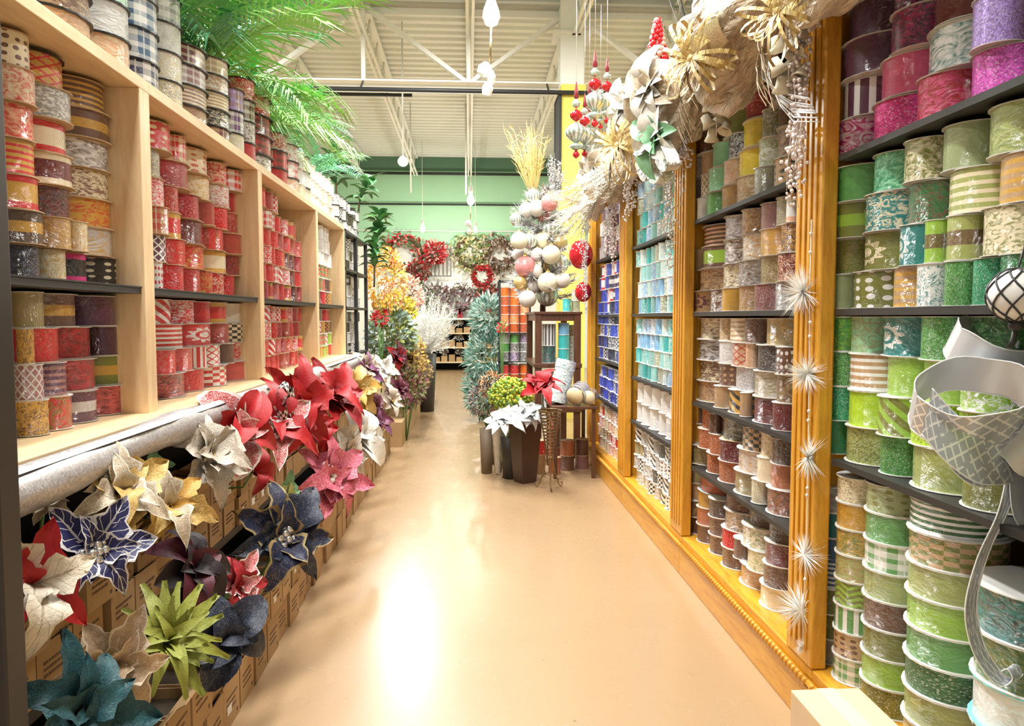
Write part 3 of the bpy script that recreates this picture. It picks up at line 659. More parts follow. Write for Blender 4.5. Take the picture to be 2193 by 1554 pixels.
# ================================================================== kraft flower boxes
KRAFT = plain('kraft_cardboard', (0.38, 0.24, 0.11), 0.75, var=0.10, scale=6)
KRAFT2 = plain('kraft_cardboard_pale', (0.45, 0.29, 0.14), 0.75, var=0.10, scale=6)
INK = plain('dark_print_ink', (0.13, 0.08, 0.05), 0.8)
STICK = plain('white_sticker', (0.85, 0.84, 0.80), 0.5, var=0.03)
SHADEIN = plain('shaded_box_inside', (0.05, 0.035, 0.02), 0.9)  # near-black colour standing in for shade inside the open boxes
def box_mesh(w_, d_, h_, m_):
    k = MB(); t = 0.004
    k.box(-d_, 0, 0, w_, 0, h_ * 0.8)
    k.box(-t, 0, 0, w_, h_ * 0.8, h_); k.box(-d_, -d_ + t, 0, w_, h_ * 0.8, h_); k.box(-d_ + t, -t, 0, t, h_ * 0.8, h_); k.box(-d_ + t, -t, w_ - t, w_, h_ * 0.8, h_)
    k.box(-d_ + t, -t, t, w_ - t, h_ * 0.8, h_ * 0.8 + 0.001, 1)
    return k.mesh('box_body', [m_, SHADEIN])
def flap_mesh(w_, m_): return MB().box(-0.003, 0, 0.004, w_ - 0.004, 0, 0.05).mesh('box_flap', m_)
def print_mesh(w_, h_):
    k = MB()
    for r_ in range(3):
        x = w_ * 0.18
        while x < w_ * R.uniform(0.6, 0.85):
            l = R.uniform(0.006, 0.016); k.box(0, 0.0008, x, x + l, h_ * (0.62 - 0.13 * r_), h_ * (0.62 - 0.13 * r_) + 0.006); x += l + 0.004
    k.box(0, 0.0008, w_ * 0.8, w_ * 0.86, h_ * 0.12, h_ * 0.2)
    return k.mesh('box_print', INK)
BXM = {}
for key, (w_, d_, h_) in dict(u=(0.138, 0.24, 0.112), l=(0.150, 0.22, 0.150)).items():
    BXM[key] = ([box_mesh(w_, d_, h_, KRAFT), box_mesh(w_, d_, h_, KRAFT2)], flap_mesh(w_, KRAFT2), [print_mesh(w_, h_) for _ in range(3)], MB().box(0, 0.001, 0, 0.04, 0, 0.028).mesh('box_sticker', STICK), (w_, d_, h_))
def flower_box(key, x, y, z, ang, label, group, top, near):
    b, f, p, s_, (w_, d_, h_) = BXM[key]
    e = empty('flower_box', (x, y, z), (0, 0, ang)); tag(e, label, 'box', group)
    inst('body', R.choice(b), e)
    if near:
        tag(inst('print', R.choice(p), e, (0.0002, 0, 0)), kind='stuff')
        if R.random() < 0.3: inst('sticker', s_, e, (0.0004, w_ * 0.2, h_ * 0.3))
    if top: inst('flap', f, e, (0, 0, h_), (0, R.uniform(0.3, 1.2), 0))
    return e
for key, xs, z0, ya, n in (('u', -0.925, 0.4715, 1.32, 31), ('l', -0.762, 0.0, 1.32, 36)):
    w_, d_, h_ = BXM[key][4]
    for r_ in range(2):
        y = ya + (0.05 if r_ else 0)
        for i in range(n):
            flower_box(key, xs + R.uniform(-0.012, 0.006), y, z0 + r_ * (h_ + 0.0005), R.uniform(-0.03, 0.03),
                       'kraft cardboard flower box, %s from dark post, %s row of %s step' % (ordn(i + 1), 'upper' if r_ else 'lower', 'raised' if key == 'u' else 'floor'),
                       'kraft boxes on the %s step' % ('raised' if key == 'u' else 'floor'), r_ == 1, i < 14)
            y += w_ + R.uniform(0.008, 0.02)

# ================================================================== flowers
def petal_mesh(name, kind, n=7, c=5, curl=0.25, wav=0.0, fold=0.25):
    wf = {'poin': lambda t: 0.27 * math.sin(PI * min(1, t ** 0.75)) ** 0.9 * (1 if t < 0.5 else 1 - 0.25 * (t - 0.5)),
          'mag': lambda t: 0.33 * math.sin(PI * (0.08 + 0.86 * t ** 1.25)) ** 0.7,
          'strap': lambda t: 0.13 * math.sin(PI * min(0.96, t ** 0.6 + 0.02)) ** 0.6,
          'leaf': lambda t: 0.17 * math.sin(PI * (0.03 + 0.95 * t)) }[kind]
    rows = []
    for i in range(n):
        t = i / (n - 1); row = []
        for j in range(c):
            s_ = 2 * j / (c - 1) - 1; w_ = max(0.004, wf(t))
            if kind == 'poin' and wav: w_ *= 1 + 0.25 * math.sin(t * 17)
            z = curl * math.sin(t * PI * 0.85) - curl * 0.9 * t * t + fold * abs(s_) * w_ + wav * 0.10 * math.sin(t * 11 + s_ * 3) * t
            row.append((t, s_ * w_, z))
        rows.append(row)
    return rows
PET = {}
for nm, kind, n, c, curl, wav, fold in (('poin', 'poin', 9, 5, 0.22, 0.35, 0.5), ('poin2', 'poin', 9, 5, 0.42, 0.5, 0.35), ('poin3', 'poin', 9, 5, 0.05, 0.45, 0.6), ('mag', 'mag', 8, 7, 0.45, 0.1, 0.55), ('mag2', 'mag', 8, 7, 0.25, 0.25, 0.75),
                                        ('strap', 'strap', 8, 3, 0.35, 0.3, 0.5), ('strap2', 'strap', 8, 3, 0.05, 0.6, 0.5), ('leaf', 'leaf', 7, 5, 0.15, 0.1, 0.4)):
    PET[nm] = MB().grid(petal_mesh(nm, kind, n, c, curl, wav, fold), 0, True, True).mesh('petal_' + nm, FLM['w'])
def petal_mat(name, c1, c2, glit=0.0, vein=0.0, edge=0.0, rough=0.55, sheen=0.04):
    name = 'petal_' + name
    if name in _mc: return _mc[name]
    t = NT(name); uv = t.coord('UV'); sx = t.n('ShaderNodeSeparateXYZ'); t.w(uv, sx.inputs[0]); u, v = sx.outputs[0], sx.outputs[1]
    rnd = t.n('ShaderNodeObjectInfo').outputs['Random']
    a = t.m('ABSOLUTE', t.m('SUBTRACT', u, 0.5))
    n = t.noise(6, 4, 1, vec=t.coord()); col = t.mix(n, tuple(x * 0.7 for x in c1), tuple(min(1, x * 1.2) for x in c1))
    col = t.mix(t.m('MULTIPLY', rnd, 0.25), col, tuple(x * 0.6 for x in c1))
    if edge: col = t.mix(t.m('MULTIPLY', t.m('GREATER_THAN', t.m('MULTIPLY_ADD', n, 0.12, t.m('MAXIMUM', a, t.m('SUBTRACT', v, 0.52))), 0.5 - edge * 0.2), 0.9), col, c2)
    if vein:
        z = t.m('FRACT', t.m('MULTIPLY', t.m('SUBTRACT', v, t.m('MULTIPLY', a, 0.5)), 6.0))
        q = t.m('MAXIMUM', t.m('LESS_THAN', z, 0.085), t.m('LESS_THAN', a, 0.03)); col = t.mix(t.m('MULTIPLY', q, vein), col, c2)
    kw = {}
    if glit:
        vc = t.vor(160, vec=t.coord(), out='Color'); sp = t.n('ShaderNodeSeparateColor'); t.w(vc, sp.inputs[0])
        g = t.m('GREATER_THAN', t.m('MULTIPLY_ADD', n, 0.5, sp.outputs[0]), 1.25 - glit * 0.75); col = t.mix(t.m('MULTIPLY', g, 0.85), col, c2)
    _mc[name] = t.set(Base_Color=col, Roughness=rough, Sheen_Weight=sheen, Metallic=0.15 if glit else 0.0, Normal=t.bump(t.noise(30, 3, vec=t.coord()), 0.35, 0.004)); return _mc[name]
STEMG = plain('green_stem', (0.10, 0.22, 0.05), 0.6)
BEADM = {}
def bead_mesh(key, n, r, br, m_):
    rr = random.Random(n * 7 + int(r * 100)); k = MB()
    for i in range(n):
        a = i * 2.4; d_ = r * math.sqrt((i + 0.3) / n); k.ball((d_ * math.cos(a), d_ * math.sin(a), 0.06 + 0.10 * (1 - d_ / r) + rr.uniform(0, 0.05)), br * rr.uniform(0.8, 1.2), 8, 5)
    return k.mesh('flower_centre', m_)
PEARL = plain('pearl_bead', (0.85, 0.83, 0.80), 0.15, 0.1, var=0.05)
SILB = plain('silver_bead', (0.75, 0.74, 0.74), 0.12, 0.9, var=0.05)
GOLB = plain('gold_bead', (0.80, 0.55, 0.15), 0.25, 0.8, var=0.1)
REDB = plain('red_berry', (0.62, 0.02, 0.03), 0.2, var=0.1)
CEN = dict(p=bead_mesh('p', 15, 0.17, 0.045, PEARL), s=bead_mesh('s', 11, 0.15, 0.055, SILB), g=bead_mesh('g', 14, 0.11, 0.026, GOLB), r=bead_mesh('r', 12, 0.12, 0.04, REDB))
def aim(n_, roll=0.0):
    q = Vector(n_).normalized().to_track_quat('Z', 'Y'); return (q @ Euler((0, 0, roll)).to_quaternion()).to_euler()
def flower(c, dia, kind, mats, centre, normal, label, group, n1=6, n2=5, stem_to=None, name='fabric_flower', cat='flower', tilt=(0.25, 0.75), seed=None, sepal=False):
    rr = random.Random(seed if seed is not None else int(c[1] * 1000) + int(c[2] * 777))
    e = empty(name, c, aim(normal, rr.uniform(0, 6))); tag(e, label, cat, group)
    L = dia / 2; ks = {'poin': ('poin', 'poin2', 'poin3'), 'mag': ('mag', 'mag2'), 'strap': ('strap', 'strap2')}[kind]
    for lay, (n, tl, sc) in enumerate(((n1, tilt[0], 1.0), (n2, tilt[1], 0.74), ((n2 + 1) // 2 if kind == 'poin' and n2 > 3 else 0, tilt[1] + 0.3, 0.45))):
        for i in range(n):
            a = 2 * PI * (i + 0.5 * lay) / max(n, 1) + rr.uniform(-0.16, 0.16); s_ = L * sc * rr.uniform(0.85, 1.12)
            o = inst('petal', PET[rr.choice(ks)], e, (0, 0, 0.02 * lay * L), scale=(s_, s_ * rr.uniform(0.9, 1.15), s_), mat=mats[(i + lay) % len(mats)])
            o.rotation_euler = (Euler((0, 0, a)).to_matrix() @ Euler((rr.uniform(-0.2, 0.2), -tl + rr.uniform(-0.22, 0.22), 0)).to_matrix()).to_euler()
    if centre: inst('centre', CEN[centre], e, (0, 0, 0.06 * L), scale=(L * (1.5 if centre in 'sp' else 1.15),) * 3)
    if stem_to is not None:
        mi = e.rotation_euler.to_matrix().inverted(); lp = mi @ (Vector(stem_to) - Vector(c)); lp0 = mi @ Vector((0, 0, -0.05))
        MB().tube([(0, 0, 0), (lp0 * 0.8 + Vector((0, 0, -0.05))), lp], 0.004, 5).build('stem', STEMG, e)
    return e
P = petal_mat
M_ = dict(red=P('red_velvet', (0.48, 0.006, 0.012), (0.9, 0.5, 0.4), 0), redg=P('red_frosted', (0.52, 0.010, 0.018), (0.90, 0.82, 0.78), 0.42, edge=0.08), cream=P('cream_gold_vein', (0.82, 0.74, 0.60), (0.30, 0.18, 0.09), vein=0.55),
          navy=P('navy_silver_vein', (0.010, 0.010, 0.085), (0.75, 0.73, 0.72), vein=0.9, edge=0.15), gold=P('gold_glitter', (0.52, 0.31, 0.06), (0.86, 0.68, 0.34), 0.4), amber=P('amber_gold', (0.50, 0.25, 0.03), (0.78, 0.52, 0.16), 0.3),
          champ=P('champagne', (0.52, 0.40, 0.26), (0.86, 0.78, 0.64), 0.45, edge=0.1), ivory=P('ivory_champagne', (0.48, 0.40, 0.31), (0.85, 0.79, 0.71), 0.45, vein=0.2), crim=P('crimson_feather', (0.36, 0.006, 0.015), (0.6, 0.06, 0.06), 0.1),
          pink=P('rose_pink', (0.60, 0.06, 0.13), (0.88, 0.50, 0.54), 0.35), dnavy=P('dark_navy_velvet', (0.010, 0.018, 0.045), (0.30, 0.28, 0.26), 0.08), nvg=P('navy_gold_tip', (0.008, 0.016, 0.06), (0.40, 0.29, 0.13), edge=0.22, glit=0.08),
          lime=P('lime_sateen', (0.34, 0.37, 0.06), (0.66, 0.68, 0.28)), beige=P('beige_blush', (0.52, 0.36, 0.22), (0.82, 0.70, 0.54), 0.2, edge=0.1), teal=P('teal_velvet', (0.010, 0.065, 0.078), (0.03, 0.15, 0.17), 0.1, vein=0.3), taupe=P('taupe_glitter', (0.45, 0.36, 0.27), (0.80, 0.74, 0.66), 0.4),
          white=P('white_velvet', (0.86, 0.83, 0.77), (0.95, 0.93, 0.9)), burg=P('burgundy', (0.11, 0.012, 0.03), (0.25, 0.05, 0.08)), plum=P('plum_flower', (0.17, 0.04, 0.12), (0.4, 0.2, 0.35), 0.2), pale=P('pale_yellow_green', (0.62, 0.66, 0.30), (0.9, 0.85, 0.5)),
          orange=P('orange_flower', (0.80, 0.34, 0.10), (0.9, 0.6, 0.3)), black=P('near_black_rose', (0.03, 0.018, 0.022), (0.08, 0.05, 0.05)), brz=P('bronze_leaf', (0.30, 0.19, 0.07), (0.6, 0.45, 0.2), 0.2), grn=P('leaf_green', (0.06, 0.22, 0.06), (0.2, 0.4, 0.1)),
          iceb=P('frosted_white', (0.78, 0.84, 0.88), (0.95, 0.97, 1.0), 0.2), yel=P('yellow_flower', (0.88, 0.60, 0.05), (0.95, 0.8, 0.3)), mint=P('mint_leaf', (0.30, 0.60, 0.35), (0.6, 0.85, 0.6)))
UP = 'flowers leaning out of the raised boxes'; LO = 'flowers leaning out of the floor boxes'
NA = (0.72, -0.55, 0.42)
FL = [ # px, py, dia px, plane X, kind, mats, centre, label, group, n1, n2
 (62, 1255, 300, -0.80, 'poin', 'red cream', None, 'red and cream poinsettia cut off by the dark post', UP, 6, 3),
 (195, 1185, 265, -0.78, 'poin', 'navy', 's', 'navy poinsettia with silver veins hanging over the raised boxes', UP, 6, 3),
 (245, 1060, 270, -0.84, 'poin', 'gold champ', 'g', 'champagne gold poinsettia under the silver fabric roll', UP, 6, 5),
 (355, 1090, 210, -0.83, 'poin', 'amber champ gold', 'g', 'amber gold poinsettia between champagne and ivory blooms', UP, 6, 3),
 (435, 985, 250, -0.83, 'poin', 'ivory', 'g', 'ivory curled poinsettia below the middle of fabric roll', UP, 6, 5),
 (500, 935, 205, -0.83, 'mag', 'red redg', 'g', 'glossy red round-petalled flower beside the ivory poinsettia', UP, 5, 3),
 (570, 930, 255, -0.81, 'poin', 'redg red', 'p', 'snow-frosted red poinsettia with pearl centre', UP, 6, 4),
 (622, 870, 230, -0.82, 'poin', 'red', 'r', 'bright red poinsettia behind the frosted red one', UP, 6, 5),
 (700, 862, 205, -0.81, 'poin', 'crim red', None, 'deep crimson feathery poinsettia, last red one before gold', UP, 8, 7),
 (655, 915, 170, -0.79, 'poin', 'red crim', None, 'scarlet poinsettia hanging lowest of the red group', UP, 7, 5),
 (540, 1010, 110, -0.80, 'mag', 'red', None, 'small glossy red bloom dangling under the frosted one', UP, 4, 0),
 (755, 845, 150, -0.80, 'poin', 'amber gold', 'g', 'gold poinsettia right after the crimson one', UP, 6, 5),
 (95, 1080, 120, -0.95, 'poin', 'champ', None, 'shaded champagne bloom in the dark under the roll', UP, 5, 3),
 (315, 1010, 110, -0.95, 'poin', 'mint', None, 'mint green leafy pick in the dark behind gold blooms', UP, 5, 0),
 (690, 1025, 215, -0.70, 'poin', 'pink', 'p', 'rose pink poinsettia with pearl cluster over floor boxes', LO, 7, 5),
 (598, 1155, 265, -0.69, 'poin', 'nvg dnavy', 's', 'navy poinsettia with gold tips and silver berries', LO, 7, 4),
 (500, 1255, 170, -0.72, 'poin', 'redg crim', 'r', 'red glitter bloom between the two navy flowers', LO, 6, 4),
 (475, 1362, 225, -0.70, 'mag', 'dnavy', 's', 'dark navy velvet magnolia with silver bead centre', LO, 5, 3),
 (355, 1375, 260, -0.73, 'strap', 'lime', None, 'lime green strap-petalled flower beside the navy magnolia', LO, 18, 16),
 (235, 1425, 255, -0.76, 'poin', 'beige', 'g', 'beige champagne poinsettia above the teal one', LO, 6, 4),
 (150, 1540, 370, -0.74, 'poin', 'teal', None, 'large teal poinsettia at the bottom by the dark post', LO, 7, 5),
 (395, 1225, 190, -0.80, 'mag', 'black burg', None, 'near-black burgundy rose in the dark behind red glitter', LO, 7, 6),
 (725, 995, 70, -0.66, 'poin', 'teal', None, 'small teal bloom beside the rose pink poinsettia', LO, 6, 4),
 (760, 940, 150, -0.68, 'mag', 'white', 'g', 'white velvet magnolia above the taupe bloom', LO, 6, 3),
 (738, 975, 130, -0.69, 'poin', 'taupe', 'g', 'taupe glitter poinsettia below the white magnolia', LO, 6, 4),
 (605, 1065, 110, -0.74, 'poin', 'pale mint', None, 'pale yellow green bloom above the navy gold poinsettia', LO, 6, 4),
 (655, 1085, 70, -0.68, 'poin', 'orange', None, 'little orange leaf pick beside navy gold poinsettia', LO, 5, 0),
 (800, 905, 95, -0.67, 'poin', 'plum burg', None, 'plum bloom just past the white magnolia', LO, 6, 4),
 (795, 870, 90, -0.72, 'poin', 'burg', None, 'burgundy bloom above the plum one', LO, 6, 4),
 (835, 860, 80, -0.66, 'poin', 'taupe', 'g', 'taupe bloom farther along past burgundy', LO, 6, 3),
 (780, 790, 95, -0.80, 'poin', 'plum taupe', None, 'plum and taupe bloom near the roll end', UP, 6, 4),
 (815, 795, 90, -0.78, 'poin', 'white', 'p', 'white bloom at the end of the fabric roll', UP, 6, 4),
 (845, 765, 75, -0.78, 'poin', 'burg crim', None, 'wine red bloom near the end of the ledge', UP, 6, 4),
 (850, 835, 75, -0.68, 'poin', 'burg', None, 'dark wine bloom above far floor boxes', LO, 6, 4),
 (868, 800, 70, -0.70, 'poin', 'brz', None, 'bronze bloom above far floor boxes', LO, 6, 4),
 (875, 770, 70, -0.72, 'poin', 'amber brz', None, 'amber bloom near the yellow bush', UP, 6, 4),
]
for (px, py, dp_, X, kind, ms, cen, lab, grp, n1, n2) in FL:
    c = atX(px, py, X); dia = dp_ * c.y / FPX
    sx_ = -0.97 if grp == UP else -0.82
    flower(c, dia, kind, [M_[k] for k in ms.split()], cen, (NA[0] + R.uniform(-0.2, 0.2), NA[1] + R.uniform(-0.2, 0.2), NA[2] + R.uniform(-0.15, 0.2)), lab, grp, n1, n2,
           stem_to=(sx_, c.y + 0.05, min(c.z - 0.03, 0.66 if grp == UP else 0.27)))
# black and white check bow on the red bloom
def strip(m, pts, wvec, w_, mi=0, uv=True):
    wv = Vector(wvec).normalized()
    rows = []
    for i, p in enumerate(pts):
        ww = w_(i / (len(pts) - 1)) if callable(w_) else w_
        rows.append([tuple(Vector(p) - wv * ww / 2), tuple(Vector(p)), tuple(Vector(p) + wv * ww / 2)])
    m.grid(rows, mi, True, uv); return m

CHKB = NT('black_white_check'); _ck = CHKB.n('ShaderNodeTexChecker'); CHKB.w(CHKB.mapping(CHKB.coord('UV'), (3, 14, 1)), _ck.inputs['Vector']); _ck.inputs['Scale'].default_value = 1.0; _ck.inputs['Color1'].default_value = (0.9, 0.9, 0.88, 1); _ck.inputs['Color2'].default_value = (0.02, 0.02, 0.02, 1)
CHKB.set(Base_Color=_ck.outputs[0], Roughness=0.5)
c = atX(600, 862, -0.76); e = empty('check_bow', c); tag(e, 'small black and white check bow among the red poinsettias', 'bow')
for i in range(4):
    a = i * PI / 2 + 0.5; k = MB(); u = Vector((0.3, math.cos(a), math.sin(a))); strip(k, [u * 0.045 * (1 - math.cos(t)) + Vector((1, -0.6, 0)) * 0.028 * math.sin(t) for t in [2 * PI * j / 10 for j in range(11)]], Vector((0, -math.sin(a), math.cos(a))), 0.042); k.build('loop', CHKB.mat, e)
k = MB(); strip(k, [Vector((0.02, 0, -0.02 - 0.05 * j)) for j in range(4)], (0, 1, 0), 0.035); k.build('tail', CHKB.mat, e)
# ================================================================== palms and leafy plants over the rack
def frond_mesh(n, ll, droop, seed, lw=0.022, flat=False):
    rr = random.Random(seed); k = MB(); pts = []
    for i in range(9):
        t = i / 8; pts.append(Vector((t, 0, 0.35 * t - droop * t * t)))
    k.tube(pts, [0.011 * (1 - 0.8 * i / 8) for i in range(9)], 5)
    for i in range(n):
        t = 0.15 + 0.85 * i / (n - 1); q = t * 8; a = int(min(7, q)); p = pts[a].lerp(pts[a + 1], q - a)
        L = ll * (0.55 + 0.6 * math.sin(PI * min(1, t * 0.9 + 0.05))) * rr.uniform(0.85, 1.1)
        for s_ in (-1, 1):
            d_ = Vector((0.75 + 0.2 * t, s_ * (1.0 - 0.45 * t), rr.uniform(-0.1, 0.25))).normalized(); w_ = Vector((0, 0, 1)).cross(d_).normalized()
            q1 = p + d_ * L * 0.5 + Vector((0, 0, 0.02)); q2 = p + d_ * L + Vector((0, 0, -0.30 * L - rr.uniform(0, 0.1)))
            k.add([p, q1 - w_ * lw / 2, q1 + Vector((0, 0, -0.006)), q1 + w_ * lw / 2, q2], [(0, 1, 2), (0, 2, 3), (1, 4, 2), (2, 4, 3)], 0, True)
    return k
def leafm(name, c, c2):
    if name in _mc: return _mc[name]
    t = NT(name); col = t.mix(t.noise(5, 2, vec=t.coord()), c, c2); _mc[name] = t.set(Base_Color=col, Roughness=0.4, Sheen_Weight=0.1, Transmission_Weight=0.0); return _mc[name]
LG = [leafm('palm_green', (0.08, 0.34, 0.09), (0.22, 0.56, 0.17)), leafm('palm_bright_green', (0.18, 0.52, 0.10), (0.42, 0.74, 0.20)), leafm('palm_blue_green', (0.05, 0.28, 0.13), (0.14, 0.46, 0.22))]
FR = [[frond_mesh(26, 0.36, 0.55 + 0.15 * q, 11 + q + 5 * g).mesh('palm_frond', LG[g]) for q in range(2)] for g in range(3)]
POT = plain('dark_pot', (0.03, 0.025, 0.02), 0.5)
def palm(loc, n, size, g, label, seed, elev=(0.1, 0.9), az=None):
    rr = random.Random(seed); e = empty('artificial_palm', loc); tag(e, label, 'plant', 'palms above the maple rack')
    MB().lathe([(0.0, 0), (0.06, 0), (0.075, 0.14), (0.065, 0.14), (0.06, 0.12), (0, 0.12)], 12).build('pot', POT, e)
    MB().tube([(0, 0, 0.1), (0.01, 0, 0.3), (0.0, 0.01, 0.42)], [0.02, 0.016, 0.012], 6).build('stem', STEMG, e)
    for i in range(n):
        a = az[i] if az else 2 * PI * i / n + rr.uniform(-0.3, 0.3)
        inst('frond', FR[g if rr.random() < 0.7 else (g + 1) % 3][i % 2], e, (0, 0, rr.uniform(0.25, 0.42)), (rr.uniform(-0.3, 0.3), -rr.uniform(*elev), a), (size * rr.uniform(0.8, 1.1),) * 3)
    return e
palm((-1.20, 2.95, 2.022), 20, 0.78, 0, 'tall green palm nearest the plaid spools on the rack top', 3)
palm((-1.22, 3.50, 2.022), 24, 0.74, 1, 'bright green palm in the middle of the rack top', 5)
palm((-1.20, 4.10, 2.022), 22, 0.56, 1, 'drooping palm at the far end of the palm row', 9, (0.0, 0.8))
palm((-1.22, 4.72, 2.022), 8, 0.48, 2, 'small blue green palm above the white spools', 12, (0.2, 0.9))
palm((-1.18, 5.75, 2.022), 8, 0.45, 2, 'small palm with dark leaves past the white spools', 14, (0.2, 1.0))
# fiddle-leaf branches at the rack end
LEAFD = [leafm('glossy_dark_leaf', (0.02, 0.10, 0.035), (0.06, 0.22, 0.07)), leafm('glossy_mid_leaf', (0.06, 0.22, 0.06), (0.14, 0.36, 0.10))]
def leafy(loc, h, n, ls, mats, label, group, seed, spread=0.18, name='artificial_branch', cat='plant', lean=(0, 0), leaf='leaf', parts=True):
    rr = random.Random(seed); e = empty(name, loc); tag(e, label, cat, group)
    pts = [Vector((lean[0] * t * t, lean[1] * t * t, h * t)) for t in (0, 0.25, 0.5, 0.75, 1)]
    MB().tube(pts, [0.010, 0.009, 0.007, 0.005, 0.003], 5).build('stem', plain('brown_stem', (0.12, 0.08, 0.04), 0.7), e)
    for i in range(n):
        t = 0.25 + 0.75 * i / n; q = t * 4; a = int(min(3, q)); p = pts[a].lerp(pts[a + 1], q - a); an = i * 2.4 + rr.uniform(-0.3, 0.3)
        s_ = ls * rr.uniform(0.75, 1.15)
        inst('leaf', PET[leaf], e, p, (rr.uniform(-0.4, 0.4), -rr.uniform(-0.3, 0.9), an), (s_, s_ * 1.3, s_), mats[i % len(mats)])
    return e
leafy((-1.10, 6.35, 2.28), 0.42, 22, 0.17, LEAFD, 'dark fiddle-leaf branch on the black metal rack', 'leafy branches at the rack end', 3)
leafy((-1.02, 7.05, 2.28), 0.30, 24, 0.16, LEAFD[::-1], 'mid green round-leaf branch at the rack end', 'leafy branches at the rack end', 4, lean=(0.12, 0.1))
leafy((-0.93, 7.42, 1.60), 0.72, 70, 0.16, LEAFD[::-1], 'long trailing green branch beside the black rack', 'leafy branches at the rack end', 6, lean=(0.05, 0.1))
# ================================================================== decorations on the oak cabinet
WHN = plain('white_fibre', (0.96, 0.95, 0.92), 0.3, var=0.01)
CORD = plain('white_cord', (0.85, 0.82, 0.76), 0.6)
def burst_mesh(n, seed, m_, flat=0.5, thick=0.012):
    rr = random.Random(seed); k = MB()
    for i in range(n):
        a = rr.uniform(0, 2 * PI); z = rr.uniform(-0.15, 1) ** 1 * flat; d_ = Vector((math.cos(a) * math.sqrt(max(0.05, 1 - z * z)), math.sin(a) * math.sqrt(max(0.05, 1 - z * z)), z)) * rr.uniform(0.7, 1.05)
        s_ = d_.orthogonal().normalized() * thick; s2 = d_.cross(s_).normalized() * thick
        k.add([s_, -s_ * 0.5 + s2, -s_ * 0.5 - s2, d_], [(0, 1, 3), (1, 2, 3), (2, 0, 3)], 0, False)
    return k.mesh('starburst', m_)
BST = [burst_mesh(170, q, WHN, 0.75, 0.021) for q in range(3)]
g = empty('starburst_garland', (1.055, 2.30, 0.2)); tag(g, 'white fibre starburst garland hanging down the oak post', 'garland')
for i, (px, py, r_) in enumerate(((1720, 624, 58), (1728, 800, 46), (1730, 978, 50), (1722, 1188, 48), (1716, 1306, 60), (1718, 1386, 20))):
    p = atX(px, py, 1.052); s_ = 1.22 * r_ * p.y / FPX
    inst('starburst', BST[i % 3], g, p - Vector(g.location), (0, -PI / 2, i * 1.1), (s_,) * 3)
ps = [atX(px, py, 1.056) - Vector(g.location) for px, py in ((1738, 470), (1734, 620), (1733, 800), (1731, 980), (1727, 1190), (1720, 1306), (1718, 1386))]
MB().tube(ps, 0.0018, 4).build('cord', CORD, g)
bd = MB().ball((0, 0, 0), 0.006, 6, 4).mesh('clear_bead', PEARL)
for px, py in ((1736, 540), (1735, 690), (1734, 720), (1732, 880), (1731, 900), (1729, 1045), (1728, 1060), (1724, 1240), (1737, 500)):
    inst('bead', bd, g, atX(px, py, 1.054) - Vector(g.location))
# hanging berry sprays
BERW = plain('blush_white_berry', (0.85, 0.76, 0.72), 0.3, var=0.12, scale=40)
BERL = plain('lavender_white_berry', (0.78, 0.70, 0.76), 0.3, var=0.12, scale=40)
BERG = plain('silver_white_berry', (0.80, 0.80, 0.78), 0.25, 0.2, var=0.1, scale=40)
def spray(name, top, n, ln, wd, m_, label, seed, br=0.0065, per=42, grp='hanging berry sprays'):
    rr = random.Random(seed); e = empty(name, top); tag(e, label, 'garland', grp)
    for i in range(n):
        k = MB(); a = Vector((rr.uniform(-0.02, 0.03), rr.uniform(-wd, wd) * 0.35, 0)); L = ln * rr.uniform(0.55, 1.0); b = Vector((a.x + rr.uniform(-0.02, 0.02), a.y + rr.uniform(-wd, wd) * 0.65, -L))
        pts = [a.lerp(b, t) + Vector((0.015 * math.sin(5 * t + i), 0, 0.02 * math.sin(3 * t))) for t in [j / 8 for j in range(9)]]
        k.tube(pts, 0.0012, 3)
        for j in range(int(per * L / ln)):
            t = rr.random(); q = t * 8; c = int(min(7, q)); p = pts[c].lerp(pts[c + 1], q - c)
            k.ball(p + Vector((rr.uniform(-1, 1), rr.uniform(-1, 1), rr.uniform(-1, 1))) * 0.016, br * rr.uniform(0.7, 1.2), 6, 4)
        tag(k.build('strand', m_, e), kind='stuff')
    return e
GX, GZ = 0.985, 2.30
spray('berry_spray', (1.02, 2.27, 2.26), 9, 0.64, 0.09, BERW, 'blush white berry spray hanging over the nearest oak post', 1, per=60)
spray('berry_spray', (1.0, 3.72, 2.16), 8, 0.70, 0.12, BERG, 'silver white berry spray hanging beside the aqua bay', 2)
spray('berry_spray', (0.98, 3.42, 2.12), 6, 0.16, 0.12, BERL, 'short lavender berry cluster under the champagne drape', 3)
spray('berry_spray', (1.0, 5.28, 2.22), 8, 0.55, 0.14, BERL, 'lavender berry spray hanging at the blue bay', 4)
spray('berry_spray', (0.98, 6.35, 2.20), 7, 0.95, 0.14, BERG, 'silver berry spray hanging at the far cabinet corner', 5)
spray('berry_spray', (0.99, 4.55, 2.18), 5, 0.30, 0.12, BERW, 'blush berry tuft between magnolia and gold bow', 6)
# silver cords looped beside the nearest post
e = empty('cord_tassel', atX(1650, 60, 1.0)); tag(e, 'looped bundle of silver cords above the brown bay', 'tassel')
SCORD = plain('silver_cord', (0.80, 0.79, 0.80), 0.3, 0.5, var=0.05)
for i in range(16):
    w_ = R.uniform(-1, 1)
    pp = [(1648 + 6 * w_, 60), (1636 + 9 * w_, 110), (1638 + 10 * w_, 165), (1662 + 9 * w_, 205 + 22 * w_), (1700, 232 + 30 * w_), (1745 + 10 * w_, 236 + 26 * w_)]
    pts = [atX(px, py, 1.0 - 0.01 * abs(w_)) - Vector(e.location) for px, py in pp]
    MB().tube(pts, 0.0022, 4).build('cord', SCORD, e)
